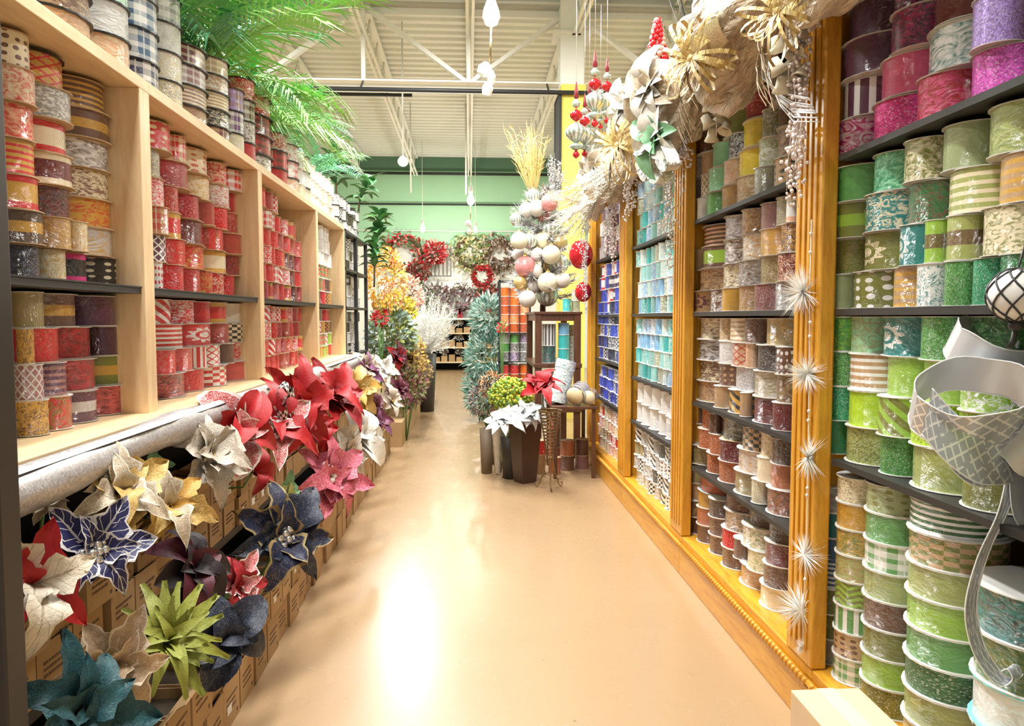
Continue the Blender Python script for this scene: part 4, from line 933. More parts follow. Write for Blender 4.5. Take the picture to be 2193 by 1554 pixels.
# champagne drape along the cabinet top: puffed lengths tied by gold bows
def drape_mat(name, c1, c2, sheen=0.4):
    if name in _mc: return _mc[name]
    t = NT(name); co = t.coord(); n = t.noise(5, 4, 1.5, vec=co); r = t.n('ShaderNodeValToRGB'); t.w(n, r.inputs[0])
    r.color_ramp.elements[0].position = 0.35; r.color_ramp.elements[1].position = 0.65; r.color_ramp.elements[0].color = rgba(c1); r.color_ramp.elements[1].color = rgba(c2)
    f = t.noise(18, 3, 2, vec=t.mapping(co, (1, 0.3, 1))); _mc[name] = t.set(Base_Color=r.outputs[0], Roughness=0.35, Metallic=0.15, Sheen_Weight=sheen, Normal=t.bump(f, 1.0, 0.03)); return _mc[name]
CHD = drape_mat('champagne_satin_drape', (0.36, 0.25, 0.145), (0.66, 0.53, 0.38))
GRN_ = drape_mat('pale_green_satin', (0.50, 0.62, 0.45), (0.85, 0.88, 0.78)); IVD = drape_mat('ivory_satin', (0.80, 0.74, 0.62), (0.94, 0.91, 0.84))
GOLDR = drape_mat('gold_raffia', (0.46, 0.28, 0.06), (0.80, 0.60, 0.24))
def puff(y0, y1, r0, seed, parent, z=GZ, x=GX, sag=0.05, m_=CHD):
    rr = random.Random(seed); rows = []; n, c = 25, 64; ph = [rr.uniform(0, 6) for _ in range(4)]
    for i in range(n):
        t = i / (n - 1); rad = r0 * (0.18 + 0.82 * math.sin(PI * t) ** 0.75); row = []
        for j in range(c):
            a = 2 * PI * j / (c - 1); q = 1 + 0.16 * math.sin(4 * a + ph[0] + 3 * t) + 0.16 * abs(math.sin(4.5 * a + ph[1] - 2 * t + 0.6 * math.sin(7 * t))) + 0.09 * math.sin(13 * a + ph[2] + 5 * t) * math.sin(PI * t) ** 0.5 + 0.05 * math.sin(22 * t + 3 * a)
            row.append((x + rad * q * math.cos(a) * 0.75, y0 + (y1 - y0) * t, z - sag * math.sin(PI * t) + rad * q * math.sin(a)))
        rows.append(row)
    k = MB().grid(rows); l = parent.location; k.v = [(a - l[0], b - l[1], c_ - l[2]) for a, b, c_ in k.v]; return k.build('drape', m_, parent)
def bow(loc, size, m_, label, seed, n=9, tails=7, grp='gold raffia bows', name='raffia_bow', nrm=(-0.8, -0.55, 0.1)):
    rr = random.Random(seed); e = empty(name, loc, aim(nrm)); tag(e, label, 'bow', grp)
    for i in range(n):
        a = 2 * PI * i / n + rr.uniform(-0.2, 0.2); L = size * rr.uniform(0.6, 1.0); u = Vector((math.cos(a), math.sin(a), 0)); w_ = Vector((-math.sin(a), math.cos(a), 0)); k = MB()
        pts = [u * (L * 0.5 * (1 - math.cos(t))) * 1.0 + Vector((0, 0, 1)) * (L * 0.28 * math.sin(t)) for t in [2 * PI * j / 12 for j in range(13)]]
        strip(k, pts, w_ + Vector((0, 0, 0.3)), size * 0.075); k.build('loop', m_, e)
    inv = e.rotation_euler.to_matrix().inverted()
    for i in range(tails):
        k = MB(); dx = rr.uniform(-1, 1) * size * 0.5; L = size * rr.uniform(0.8, 1.7)
        pts = [inv @ Vector((-0.05 * math.sin(3 * t), dx * t + 0.02 * math.sin(7 * t + i), -L * t)) for t in [j / 7 for j in range(8)]]
        strip(k, pts, inv @ Vector((0.3, 1, 0)), size * 0.09); k.build('tail', m_, e)
    k = MB().ball((0, 0, size * 0.06), size * 0.1, 8, 6); k.build('knot', m_, e)
    return e
sw = empty('fabric_swag', (GX, 3.0, GZ)); tag(sw, 'champagne satin swag draped along the oak cabinet top', 'garland')
puff(1.55, 2.36, 0.16, 1, sw, 2.34, 0.96); puff(2.36, 3.14, 0.20, 2, sw, 2.36, 0.95); puff(3.14, 3.85, 0.18, 3, sw, 2.33, 0.95); puff(3.85, 4.75, 0.15, 4, sw, 2.34, 0.97); puff(4.75, 5.6, 0.14, 5, sw, 2.30, 0.98, m_=CHD); puff(5.6, 6.4, 0.12, 6, sw, 2.28, 0.98)
# lace band over the big puff
k = MB(); rows = []
for i in range(9):
    t = i / 8; y = 2.45 + 0.6 * t
    rows.append([(0.95 - 0.20 * math.cos(a) * (0.72 + 0.28 * math.sin(PI * t)), y, 2.30 + 0.21 * math.sin(a) * (0.7 + 0.3 * math.sin(PI * t))) for a in (-0.75, -0.55, -0.35, -0.15)])
k.grid(rows, 0, True, True); k.v = [(a - GX, b - 3.0, c - GZ) for a, b, c in k.v]
k.build('lace_band', fabric_mat('gold_lace_band', (0.50, 0.32, 0.14), (0.85, 0.70, 0.45), 0.35, 0.4, 25), sw)
bow(atX(1487, 128, 0.78), 0.19, GOLDR, 'gold raffia bow tying the swag above the brown bay', 1, 22, 14)
bow(atX(1672, 28, 0.84), 0.15, GOLDR, 'gold raffia bow at the swag end nearest the pink spools', 2, 16, 8)
bow(atX(1328, 312, 0.80), 0.22, GOLDR, 'gold raffia bow farther along above the aqua bay', 3, 20, 12)
for (px, py, dp_, X, ms, lab, n1, n2) in ((1405, 190, 170, 0.84, 'white champ', 'large ivory magnolia on the swag above the aqua bay', 7, 5), (1415, 300, 150, 0.86, 'white mint', 'white and pale green magnolia drooping below the swag', 6, 4),
                                   (1350, 225, 120, 0.86, 'white', 'white magnolia beside the upper gold raffia bow', 6, 4), (1285, 370, 120, 0.88, 'white champ', 'white magnolia above the blue bay', 6, 4)):
    c = atX(px, py, X); flower(c, dp_ * c.y / FPX, 'mag', [M_[q] for q in ms.split()], 'g', (-0.85, -0.5, 0.0), lab, 'magnolias along the swag', n1, n2, name='magnolia')
# pale green satin loops and leaves hanging under the magnolia
e = empty('satin_bow', atX(1405, 320, 0.9)); tag(e, 'pale green and ivory satin loops hanging below the magnolias', 'bow')
for i, (pp, m_) in enumerate((([(1395, 250), (1385, 310), (1390, 370), (1410, 400), (1430, 380), (1425, 330), (1405, 290)], GRN_), ([(1400, 260), (1420, 300), (1440, 330), (1445, 360), (1430, 372), (1410, 340)], IVD),
                              ([(1395, 270), (1375, 300), (1372, 350), (1385, 395), (1400, 380), (1398, 330)], IVD))):
    k = MB(); pts = [atX(px, py, 0.86 + 0.03 * math.sin(j * 1.3 + i)) - Vector(e.location) for j, (px, py) in enumerate(pp)]
    strip(k, pts, (0.9, 0.5, 0.2), 0.075); o = k.build('loop', m_, e); s_ = o.modifiers.new('s', 'SUBSURF'); s_.levels = s_.render_levels = 2
# feathery grasses at the far end of the swag and silver branches on top
def grass(name, loc, n, ln, m_, label, seed, spread=0.5, up=(0, 0, 1), beads=0, grp=None, th=0.0022, plume=0, cat='dried grass'):
    rr = random.Random(seed); e = empty(name, loc); tag(e, label, cat, grp); U = Vector(up).normalized(); k = MB(); kp = MB()
    for i in range(n):
        d_ = (U + Vector((rr.uniform(-1, 1), rr.uniform(-1, 1), rr.uniform(-0.3, 0.5))) * spread).normalized(); L = ln * rr.uniform(0.6, 1.05)
        pts = [d_ * L * t + Vector((0, 0, -0.25 * L * t * t)) * (1 - abs(d_.z)) for t in (0, 0.33, 0.66, 1)]
        k.tube(pts, [th, th, th * 0.8, th * 0.4], 3)
        for j in range(beads): 
            t = rr.uniform(0.35, 1); p = pts[1].lerp(pts[3], t); kp.ball(p + Vector((rr.uniform(-1, 1), rr.uniform(-1, 1), rr.uniform(-1, 1))) * 0.012, rr.uniform(0.005, 0.009), 5, 3)
        for j in range(plume):
            t = rr.uniform(0.3, 1); p = pts[1].lerp(pts[3], t); q = (d_ + Vector((rr.uniform(-1, 1), rr.uniform(-1, 1), rr.uniform(-1, 1))) * 0.8).normalized() * ln * 0.12; s_ = q.orthogonal().normalized() * th * 1.2
            kp.add([p - s_, p + s_, p + q], [(0, 1, 2)], 0)
    tag(k.build('stalks', m_, e), kind='stuff')
    if kp.v: tag(kp.build('plume', m_, e), kind='stuff')
    return e
PAMP = plain('brown_pampas', (0.48, 0.32, 0.20), 0.8, var=0.2, scale=30); WPAMP = plain('cream_pampas', (0.58, 0.53, 0.44), 0.8, var=0.1, scale=30)
SILVB = plain('silver_branch', (0.55, 0.54, 0.54), 0.3, 0.4, var=0.1, scale=30); GOLDG = plain('gold_wheat', (0.76, 0.58, 0.22), 0.5, var=0.15, scale=30)
grass('pampas_spray', (0.98, 5.95, 2.18), 40, 0.46, PAMP, 'brown pampas spray at the far end of the swag', 1, 0.55, (-0.45, 0.5, 0.35), plume=14)
grass('pampas_spray', (0.98, 5.7, 2.21), 40, 0.42, WPAMP, 'cream feathery spray drooping from the far swag end', 2, 0.6, (-0.5, 0.3, -0.35), plume=16)
grass('silver_branch', (1.10, 3.15, 2.40), 46, 0.62, SILVB, 'silver glitter branches rising behind the swag', 3, 0.28, (0, 0.1, 1), beads=9, cat='branch')
grass('pampas_spray', (0.97, 4.35, 2.24), 34, 0.5, WPAMP, 'cream feathery spray above the aqua bay', 4, 0.6, (-0.4, 0.4, -0.2), plume=12)
grass('wire_branch', (1.18, 3.75, 2.40), 14, 0.75, BLACKM, 'black wire branches standing above the aqua bay', 5, 0.3, (0, 0.1, 1), th=0.004, cat='branch')
# red berry cones on the cabinet top
for i, (y, s_, lab) in enumerate(((4.25, 1.0, 'tall red berry cone tree on the cabinet top'), (4.75, 0.85, 'shorter red and brown berry cone tree on the cabinet top'))):
    e = empty('berry_cone', (1.06, y, 2.392)); tag(e, lab, 'ornament', 'berry cones on the cabinet top')
    MB().tube([(0, 0, 0), (0, 0, 0.30 * s_)], 0.012, 6).build('stem', WALN, e); k = MB()
    for j in range(90):
        t = j / 90; a = j * 2.4; r_ = 0.075 * (1 - t) * s_ + 0.008; k.ball((r_ * math.cos(a), r_ * math.sin(a), 0.24 * s_ + 0.34 * t * s_), 0.015 * s_, 6, 4, 1 if j % 4 == 0 else 0)
    tag(k.build('berries', [REDB, plain('blush_berry', (0.7, 0.4, 0.35), 0.3)], e), kind='stuff')
# finial ornaments hanging above the far bays
RBALL = plain('red_glass_ball', (0.55, 0.02, 0.03), 0.12, 0.3, var=0.05); SBALL = NT('ribbed_silver_glass')
w_ = SBALL.n('ShaderNodeTexWave'); w_.inputs['Scale'].default_value = 9; ob = SBALL.coord(); 
sx = SBALL.n('ShaderNodeSeparateXYZ'); SBALL.w(ob, sx.inputs[0]); an = SBALL.m('SINE', SBALL.m('MULTIPLY', SBALL.m('ARCTAN2', sx.outputs[1], sx.outputs[0]), 14.0))
SBALL.set(Base_Color=SBALL.mix(SBALL.m('MULTIPLY_ADD', an, 0.5, 0.5), (0.30, 0.38, 0.34), (0.80, 0.84, 0.80)), Roughness=0.2, Metallic=0.5)
TEALC = plain('sage_silver_cap', (0.42, 0.52, 0.46), 0.25, 0.4)
def ring(r_, z0, z1, n=6): return [(r_ * math.sin(PI * i / n) + 0.004, z0 + (z1 - z0) * i / n) for i in range(n + 1)]
FINM = [MB().lathe(ring(0.040, -0.395, -0.315), 14).mesh('finial_ball', RBALL), MB().lathe([(0.004, -0.31), (0.022, -0.30), (0.028, -0.275), (0.012, -0.255), (0.004, -0.25)][::-1], 12).mesh('finial_cap', TEALC),
        MB().lathe([(0.004, -0.255), (0.017, -0.24), (0.012, -0.20), (0.003, -0.14)], 10).mesh('finial_tip', plain('dark_red_cone', (0.22, 0.02, 0.03), 0.3)), MB().lathe(ring(0.072, -0.535, -0.395), 20).mesh('ribbed_ball', SBALL.mat),
        MB().lathe([(0.004, -0.525), (0.04, -0.545), (0.042, -0.56), (0.01, -0.58), (0.004, -0.58)][::-1], 14).mesh('finial_disc', TEALC), MB().lathe(ring(0.02, -0.63, -0.58), 10).mesh('finial_drop', RBALL), MB().tube([(0, 0, -0.13), (0, 0, 0.55)], 0.0015, 4).mesh('hanging_thread', SCORD)]
FNN = ('ball', 'cap', 'tip', 'ribbed_ball', 'disc', 'drop', 'thread')
for i, (px, py, lab, s_) in enumerate(((1234, 262, 'lowest finial ornament nearest the yellow column', 1.0), (1252, 272, 'finial ornament half hidden behind the lowest one', 0.85), (1274, 195, 'tallest red-tipped finial ornament in the cluster', 1.05), (1262, 240, 'middle finial ornament between the lowest and tallest', 0.8), (1300, 198, 'finial ornament farthest from the yellow column', 0.95), (1286, 225, 'small finial ornament behind the tallest one', 0.75))):
    c = atY(px, py, 4.9 + 0.12 * i); e = empty('finial_ornament', c + Vector((0, 0, 0.40 * s_))); e.scale = (s_,) * 3; tag(e, 'red and silver ' + lab, 'ornament', 'hanging finial ornaments')
    for nm, me in zip(FNN, FINM): inst(nm, me, e)

# ================================================================== silver bow, netted float and carton at the near cabinet
LACE = NT('silver_lace_ribbon'); vv = LACE.coord('UV'); mp = LACE.mapping(vv, (3, 9, 1)); sx = LACE.n('ShaderNodeSeparateXYZ'); LACE.w(mp, sx.inputs[0])
x = LACE.m('FRACT', LACE.m('ADD', sx.outputs[0], sx.outputs[1])); y = LACE.m('FRACT', LACE.m('SUBTRACT', sx.outputs[0], sx.outputs[1]))
ln_ = LACE.m('MAXIMUM', LACE.m('LESS_THAN', x, 0.2), LACE.m('LESS_THAN', y, 0.2)); nn = LACE.noise(60, 2, vec=LACE.coord())
LACE.set(Base_Color=LACE.mix(LACE.m('MULTIPLY', ln_, LACE.m('GREATER_THAN', nn, 0.42)), (0.50, 0.54, 0.62), (0.95, 0.97, 1.0)), Roughness=0.3, Metallic=0.35)
SHEER = plain('silver_sheer_ribbon', (0.62, 0.63, 0.65), 0.3, 0.2, var=0.1); RIM = plain('white_ribbon_wire', (0.88, 0.89, 0.90), 0.3, 0.2)
bw = empty('ribbon_bow', atY(2170, 985, 1.50)); tag(bw, 'large silver lace ribbon bow in front of the green spools', 'bow')
def pstrip(name, pp, w_, wv, m_, rim=True):
    k = MB(); pts = [atY(px, py, Y) - Vector(bw.location) for px, py, Y in pp]
    # smooth the path
    q = []
    for i in range(len(pts) - 1):
        p0, p1, p2, p3 = pts[max(0, i - 1)], pts[i], pts[i + 1], pts[min(len(pts) - 1, i + 2)]
        for s_ in range(6):
            t = s_ / 6; q.append(0.5 * ((2 * p1) + (p2 - p0) * t + (2 * p0 - 5 * p1 + 4 * p2 - p3) * t * t + (3 * p1 - p0 - 3 * p2 + p3) * t ** 3))
    q.append(pts[-1]); strip(k, q, wv, w_); o = k.build(name, m_, bw)
    if rim:
        W = Vector(wv).normalized()
        for s_ in (-1, 1):
            MB().tube([p + W * w_ / 2 * s_ for p in q], 0.0016, 4).build('wired_edge', RIM, o)
    return o
def ring_loop(px, py, Y, r_px, w_px, tilt, lean, front, back, sq=0.75):
    """a ribbon loop seen from above: its far half shows the inside, its near half the outside"""
    c = atY(px, py, Y) - Vector(bw.location); r_ = r_px * Y / FPX; w_ = w_px * Y / FPX
    ax = (Euler((tilt, lean, 0)).to_matrix() @ Vector((0, 0, 1))).normalized(); u = Vector((1, 0, 0)); u = (u - ax * u.dot(ax)).normalized(); v = ax.cross(u)
    for nm, a0, a1, m_ in (('loop', PI, 2 * PI, front), ('loop_inside', 0, PI, back)):
        q = [c + u * r_ * math.cos(a0 + (a1 - a0) * i / 16) + v * r_ * sq * math.sin(a0 + (a1 - a0) * i / 16) + ax * 0.004 * math.sin(i) for i in range(17)]
        k = MB(); strip(k, q, ax, w_); o = k.build(nm, m_, bw)
        for s_ in (-1, 1): MB().tube([p + ax * w_ / 2 * s_ for p in q], 0.0017, 4).build('wired_edge', RIM, o)
ring_loop(2078, 862, 1.50, 122, 105, 0.62, -0.30, LACE.mat, SHEER)
ring_loop(2150, 745, 1.62, 118, 80, 0.50, 0.10, SHEER, SHEER)
ring_loop(2225, 960, 1.46, 80, 100, 0.5, 0.5, SHEER, LACE.mat)
pstrip('tail', [(2178, 985, 1.48), (2110, 985, 1.44), (2040, 940, 1.44), (1985, 880, 1.46)], 0.10, (0.35, 0.25, 0.9), LACE.mat)
pstrip('tail', [(2175, 990, 1.48), (2120, 1010, 1.45), (2070, 985, 1.46), (2030, 930, 1.48)], 0.075, (0.6, 0.2, 0.8), LACE.mat)
pstrip('tail', [(2172, 990, 1.50), (2150, 1090, 1.48), (2105, 1190, 1.47), (2080, 1290, 1.47), (2090, 1370, 1.47), (2120, 1430, 1.46), (2155, 1462, 1.45), (2180, 1448, 1.45), (2168, 1425, 1.46), (2145, 1440, 1.47)], 0.034, (0.85, 0.25, 0.25), LACE.mat)
pstrip('tail', [(2180, 1000, 1.50), (2190, 1090, 1.48), (2240, 1160, 1.47)], 0.06, (0.8, 0.3, 0.4), SHEER)
MB().ball((0, 0, 0), 0.022, 10, 7, sc=(1, 0.8, 1.1)).build('knot', LACE.mat, bw)
fb = empty('glass_float', atY(2178, 632, 1.36)); tag(fb, 'mottled white glass float in a black rope net', 'ornament')
FW = NT('mottled_white_glass'); FW.set(Base_Color=FW.mix(FW.noise(14, 3, 1, vec=FW.coord()), (0.55, 0.53, 0.52), (0.95, 0.95, 0.95)), Roughness=0.12, Coat_Weight=0.6)
rb = 0.050; MB().ball((0, 0, 0), rb, 24, 14).build('globe', FW.mat, fb)
for i in range(8):
    for s_ in (-1, 1):
        MB().tube([((rb + 0.001) * math.sin(t) * math.cos(i * PI / 4 + s_ * t * 0.8), (rb + 0.001) * math.sin(t) * math.sin(i * PI / 4 + s_ * t * 0.8), (rb + 0.001) * math.cos(t)) for t in [0.15 + j * (PI - 0.25) / 12 for j in range(13)]], 0.0019, 5).build('net_cord', BLACKM, fb)
MB().ball((0, 0, -rb - 0.006), 0.013, 8, 6).build('net_knot', BLACKM, fb); MB().tube([(0, 0, -rb - 0.01), (-0.004, 0, -rb - 0.035), (-0.012, 0, -rb - 0.05)], 0.005, 6).build('net_rope', BLACKM, fb)
MB().tube([(0, 0, rb), (0.05, 0.05, rb + 0.05), (0.13, 0.10, rb + 0.10)], 0.0022, 5).build('hanging_rope', BLACKM, fb)
cb = empty('shipping_carton', (0.865, 1.42, 0)); tag(cb, 'closed pale cardboard carton on the floor before the cabinet', 'box')
MB().box(0, 0.19, 0, 0.50, 0, 0.295).build('body', plain('pale_carton', (0.70, 0.52, 0.32), 0.7, var=0.06), cb, bevel=0.003)
MB().box(0.07, 0.12, 0, 0.50, 0.2955, 0.2965).build('packing_tape', plain('tape', (0.78, 0.66, 0.45), 0.3), cb)

# ivory bells and dark green leaves tucked under the swag
IVB = plain('ivory_bell', (0.74, 0.68, 0.52), 0.4, var=0.1)
for i, (px, py, lab) in enumerate(((1535, 235, 'ivory carved bell cluster hanging below the big champagne puff'), (1690, 110, 'ivory carved bell cluster beside the silver cords'))):
    c = atX(px, py, 0.98); e = empty('bell_cluster', c + Vector((0, 0, 0.10))); tag(e, lab, 'ornament', 'bell clusters under the swag')
    for j in range(7):
        a = j * 2.4; o = MB().lathe([(0.004, 0.05), (0.016, 0.046), (0.02, 0.02), (0.03, 0.0), (0.027, 0.0), (0.016, 0.02)][::-1], 10).build('bell', IVB, e, (0.03 * math.cos(a), 0.035 * math.sin(a), -0.07 - 0.024 * j), (0.5 * math.sin(a), 0.5 * math.cos(a), 0))
    MB().tube([(0, 0, 0.10), (0, 0, -0.2)], 0.003, 4).build('cord', CORD, e)
for i, (px, py, lab) in enumerate(((1520, 195, 'dark green leaf tuft under the champagne puff'), (1400, 330, 'green leaf tuft behind the drooping magnolia'), (1665, 65, 'dark green leaf tuft behind the nearest raffia bow'))):
    c = atX(px, py, 1.02); leafy((c.x, c.y, c.z), 0.06, 14, 0.13, LEAFD, lab, 'leaf tufts under the swag', 40 + i, name='leaf_tuft')
# ================================================================== walnut stand with spools and ornament tree
e = empty('display_stand', (0.60, 6.80, 0)); tag(e, 'dark walnut open shelf stand at the end of the oak cabinet', 'stand')
SW, SD = 0.42, 1.05
for x in (0, SW - 0.06):
    for y in (0, SD - 0.06): MB().box(x, x + 0.06, y, y + 0.06, 0, 1.33).build('leg', WALN, e, bevel=0.003)
for z in (0.45, 0.86, 1.335):
    MB().box(-0.01, SW + 0.01, -0.01, SD + 0.01, z - 0.02 if z < 1.3 else z - 0.005, z + 0.02 if z < 1.3 else z + 0.02).build('shelf', WALN, e, bevel=0.003)
MB().box(0.06, SW - 0.06, 0.01, 0.05, 1.27, 1.33).build('rail', WALN, e); MB().box(0.01, 0.05, 0.06, SD - 0.06, 1.27, 1.33).build('rail', WALN, e)
def single(x, y, z, D, hs, codes, labels, fl='w', grp='spools on the walnut stand'):
    for c, h, lab in zip(codes, hs, labels):
        q = empty('ribbon_spool', (x, y, z)); tag(q, lab, 'ribbon spool', grp); th = 0.003
        inst('ribbon', RIB, q, (0, 0, th), scale=(D * 0.93, D * 0.93, h - 2 * th), mat=ribbon(c))
        inst('flange', FLG, q, scale=(D, D, th), mat=FLM[fl]); inst('flange', FLG, q, (0, 0, h - th), scale=(D, D, th), mat=FLM[fl]); z += h + 0.0006
single(0.74, 6.95, 0.881, 0.14, (0.16, 0.20), ('f.ch.te', 'v.wh.ch'), ('dark damask spool on the walnut stand middle shelf', 'black and white striped spool atop the dark damask one'))
single(0.875, 6.92, 0.881, 0.11, (0.13, 0.13, 0.11), ('s.tq', 's.tq', 's.lb'), ('lower turquoise spool on the walnut stand', 'middle turquoise spool on the walnut stand', 'light blue spool topping the turquoise stack'))
single(0.97, 7.10, 0.881, 0.10, (0.12, 0.12, 0.11), ('d.wh.bk', 'd.wh.bk', 'd.tn.bk'), ('lowest black and white damask spool beside turquoise stack', 'middle black and white damask spool beside turquoise stack', 'tan damask spool topping the damask stack'))
single(0.74, 6.95, 0.471, 0.19, (0.16, 0.16), ('v.wh.ch', 'v.wh.gy'), ('wide black and white striped spool, walnut stand bottom shelf', 'wide grey striped spool, walnut stand bottom shelf'))
single(0.90, 6.88, 1.356, 0.085, (0.12,), ('s.tq',), ('single turquoise spool on top of the walnut stand',))
single(0.985, 6.90, 1.356, 0.085, (0.10, 0.10), ('f.sg.gy', 'f.kh.wh'), ('lower sage foil spool on top of walnut stand', 'upper khaki foil spool on top of walnut stand'))
# ornament tree on the stand
ot = empty('ornament_tree', (0.72, 7.35, 1.356)); tag(ot, 'frosted twig tree full of pastel ornaments on the walnut stand', 'tree')
TW = plain('frosted_twig', (0.40, 0.36, 0.32), 0.6, var=0.2, scale=30)
MB().tube([(0, 0, 0), (0.01, 0, 0.6), (0, 0, 1.25)], [0.03, 0.02, 0.008], 7).build('trunk', WALN, ot)
tips = []; rr = random.Random(5)
for i in range(46):
    t = i / 46; a = i * 2.4; z = 0.1 + 1.1 * t; L = 0.34 * (1.05 - 0.65 * t) * rr.uniform(0.8, 1.1); d_ = Vector((math.cos(a), math.sin(a), 0.25)).normalized(); p = Vector((0, 0, z)); q = p + d_ * L
    k = MB().tube([p, p.lerp(q, 0.6) + Vector((0, 0, 0.02)), q + Vector((0, 0, -0.03))], [0.008, 0.006, 0.003], 4)
    for j in range(70):
        s_ = rr.uniform(0.3, 1); c = p.lerp(q, s_); v_ = (d_ + Vector((rr.uniform(-1, 1), rr.uniform(-1, 1), rr.uniform(-1, 1))) * 0.9).normalized() * 0.10; w_ = v_.orthogonal().normalized() * 0.006
        k.add([c - w_, c + w_, c + v_], [(0, 1, 2)], 1)
    tag(k.build('branch', [TW, SILVB], ot), kind='stuff'); tips.append(q)
ORN = dict(pink=plain('pink_glass', (0.70, 0.30, 0.30), 0.15, 0.3, var=0.08), white=plain('white_glitter_ball', (0.62, 0.59, 0.55), 0.5, 0.0, var=0.15, scale=60), gold=plain('gold_ball', (0.66, 0.50, 0.22), 0.25, 0.5), cream=plain('cream_ball', (0.80, 0.72, 0.52), 0.35, 0.1), silver=SBALL.mat, ivory=plain('ivory_fluff_ball', (0.68, 0.66, 0.50), 0.9, 0, var=0.2, scale=50))
ob_m = {c: MB().ball((0, 0, 0), 1, 16, 10).mesh('ornament_ball', ORN[c]) for c in ORN}
capm = MB().lathe([(0.22, 0.95), (0.22, 1.12), (0.05, 1.14), (0.05, 1.3)][::-1], 8).mesh('ornament_cap', GOLB)
HT = {}
for i, (px, py, r_, c) in enumerate(((1176, 434, 22, 'pink'), (1150, 446, 21, 'white'), (1128, 450, 20, 'white'), (1175, 492, 27, 'silver'), (1112, 515, 22, 'ivory'), (1134, 516, 20, 'silver'), (1162, 515, 22, 'cream'), (1198, 520, 21, 'gold'), (1180, 545, 24, 'ivory'), (1125, 571, 27, 'pink'), (1196, 565, 26, 'silver'), (1178, 570, 18, 'gold'),
                                   (1173, 605, 26, 'ivory'), (1115, 605, 18, 'gold'), (1140, 612, 20, 'white'), (1172, 632, 28, 'silver'), (1130, 640, 22, 'white'), (1150, 545, 18, 'white'), (1105, 470, 16, 'silver'), (1165, 462, 18, 'pink'), (1205, 600, 20, 'white'), (1148, 580, 18, 'white'), (1142, 420, 18, 'silver'), (1110, 545, 16, 'white'))):
    Y = 7.12 + 0.06 * (i % 4); p = atY(px, py, Y); s_ = r_ * 0.86 * Y / FPX; HT[c] = HT.get(c, 0) + 1
    q = empty('ball_ornament', p); tag(q, '%s ball ornament, %s of that colour counted down the twig tree' % ({'silver': 'ribbed silver', 'ivory': 'fluffy ivory', 'white': 'glittery white'}.get(c, c), ordn(HT[c])), 'ornament', 'ornaments on the twig tree')
    inst('ball', ob_m[c], q, scale=(s_,) * 3); inst('cap', capm, q, scale=(s_,) * 3)
    t = min(tips, key=lambda b: (Vector(ot.location) + b - p).length); tp = Vector(ot.location) + t - p
    MB().tube([(0, 0, s_), tp * 0.5 + Vector((0, 0, s_ * 0.7)), tp], 0.0012, 3).build('thread', SCORD, q)
for px, py, lab in ((1244, 545, 'red ribbed ball ornament hanging by the farthest oak post'), (1249, 625, 'small red ball ornament lower by the farthest oak post')):
    p = atY(px, py, 6.5); s_ = (26 if py < 600 else 18) * 6.5 / FPX; q = empty('ball_ornament', p); tag(q, lab, 'ornament')
    inst('ball', MB().ball((0, 0, 0), 1, 16, 10, sc=(1, 1, 1.2)).mesh('ornament_ball', RBALL), q, scale=(s_,) * 3); MB().tube([(0, 0, s_), (0.05, 0.0, 0.9)], 0.0015, 3).build('thread', SCORD, q)
grass('dried_wheat', (0.66, 7.6, 2.45), 60, 0.78, GOLDG, 'golden dried wheat standing above the ornament tree', 11, 0.34, (-0.12, 0, 1), plume=8, th=0.003)
grass('silver_branch', (0.86, 7.5, 2.35), 40, 0.55, SILVB, 'silver berry branches beside the dried wheat', 12, 0.2, (0, 0, 1), beads=12, cat='branch')
grass('silver_branch', (0.70, 7.4, 2.10), 46, 0.42, SILVB, 'pale silver tinsel burst under the dried wheat', 13, 0.8, (-0.2, -0.3, 0.5), plume=10, cat='branch')
# black framed panel on the column
pf = empty('framed_panel', (1.14, 9.5, 2.95)); tag(pf, 'tall black framed panel on the side of the yellow column', 'panel')
MB().box(0, 0.02, 0.0, 0.50, 0, 1.15).build('panel', plain('dark_mesh_panel', (0.06, 0.06, 0.06), 0.7, var=0.3, scale=60), pf)
for a in ((-0.01, 0.02, -0.03, 0.0, -0.03, 1.18), (-0.01, 0.02, 0.5, 0.53, -0.03, 1.18), (-0.01, 0.02, 0, 0.5, -0.03, 0.0), (-0.01, 0.02, 0, 0.5, 1.15, 1.18)): MB().box(*a).build('frame_bar', BLACKM, pf)
# ================================================================== planters in front of the stand
def pt(px, py, Y): return atY(px, py, Y)
Yp = 5.75
e = empty('tall_planter', (0.435, Yp + 0.1, 0)); tag(e, 'tall dark brown tapered square planter with white poinsettia', 'planter')
k = MB(); a, b, h = 0.066, 0.098, 0.47
k.add([(x * a, y * a, 0) for x, y in ((-1, -1), (1, -1), (1, 1), (-1, 1))] + [(x * b, y * b, h) for x, y in ((-1, -1), (1, -1), (1, 1), (-1, 1))], [(3, 2, 1, 0), (0, 1, 5, 4), (1, 2, 6, 5), (2, 3, 7, 6), (3, 0, 4, 7), (4, 5, 6, 7)])
k.build('body', plain('dark_brown_glaze', (0.045, 0.022, 0.018), 0.35), e, (0, 0, 0), (0, 0, 0.5), bevel=0.004)
flower(pt(1085, 905, 5.72), 0.36, 'poin', [M_['iceb']], None, (-0.25, -0.6, 0.75), 'frosted white poinsettia spilling from the dark planter', None, 10, 9, stem_to=(0.435, Yp + 0.1, 0.46))
flower(pt(1128, 893, 5.76), 0.30, 'poin', [M_['iceb']], None, (0.2, -0.6, 0.7), 'second frosted white poinsettia over the dark planter edge', None, 10, 8, stem_to=(0.435, Yp + 0.1, 0.46))
flower(pt(1162, 838, 5.55), 0.42, 'poin', [M_['red'], M_['crim']], None, (-0.05, -0.45, 0.9), 'red poinsettia in the gold wire cone stand', None, 9, 8, stem_to=(0.60, 5.66, 0.5), tilt=(0.35, 0.9))
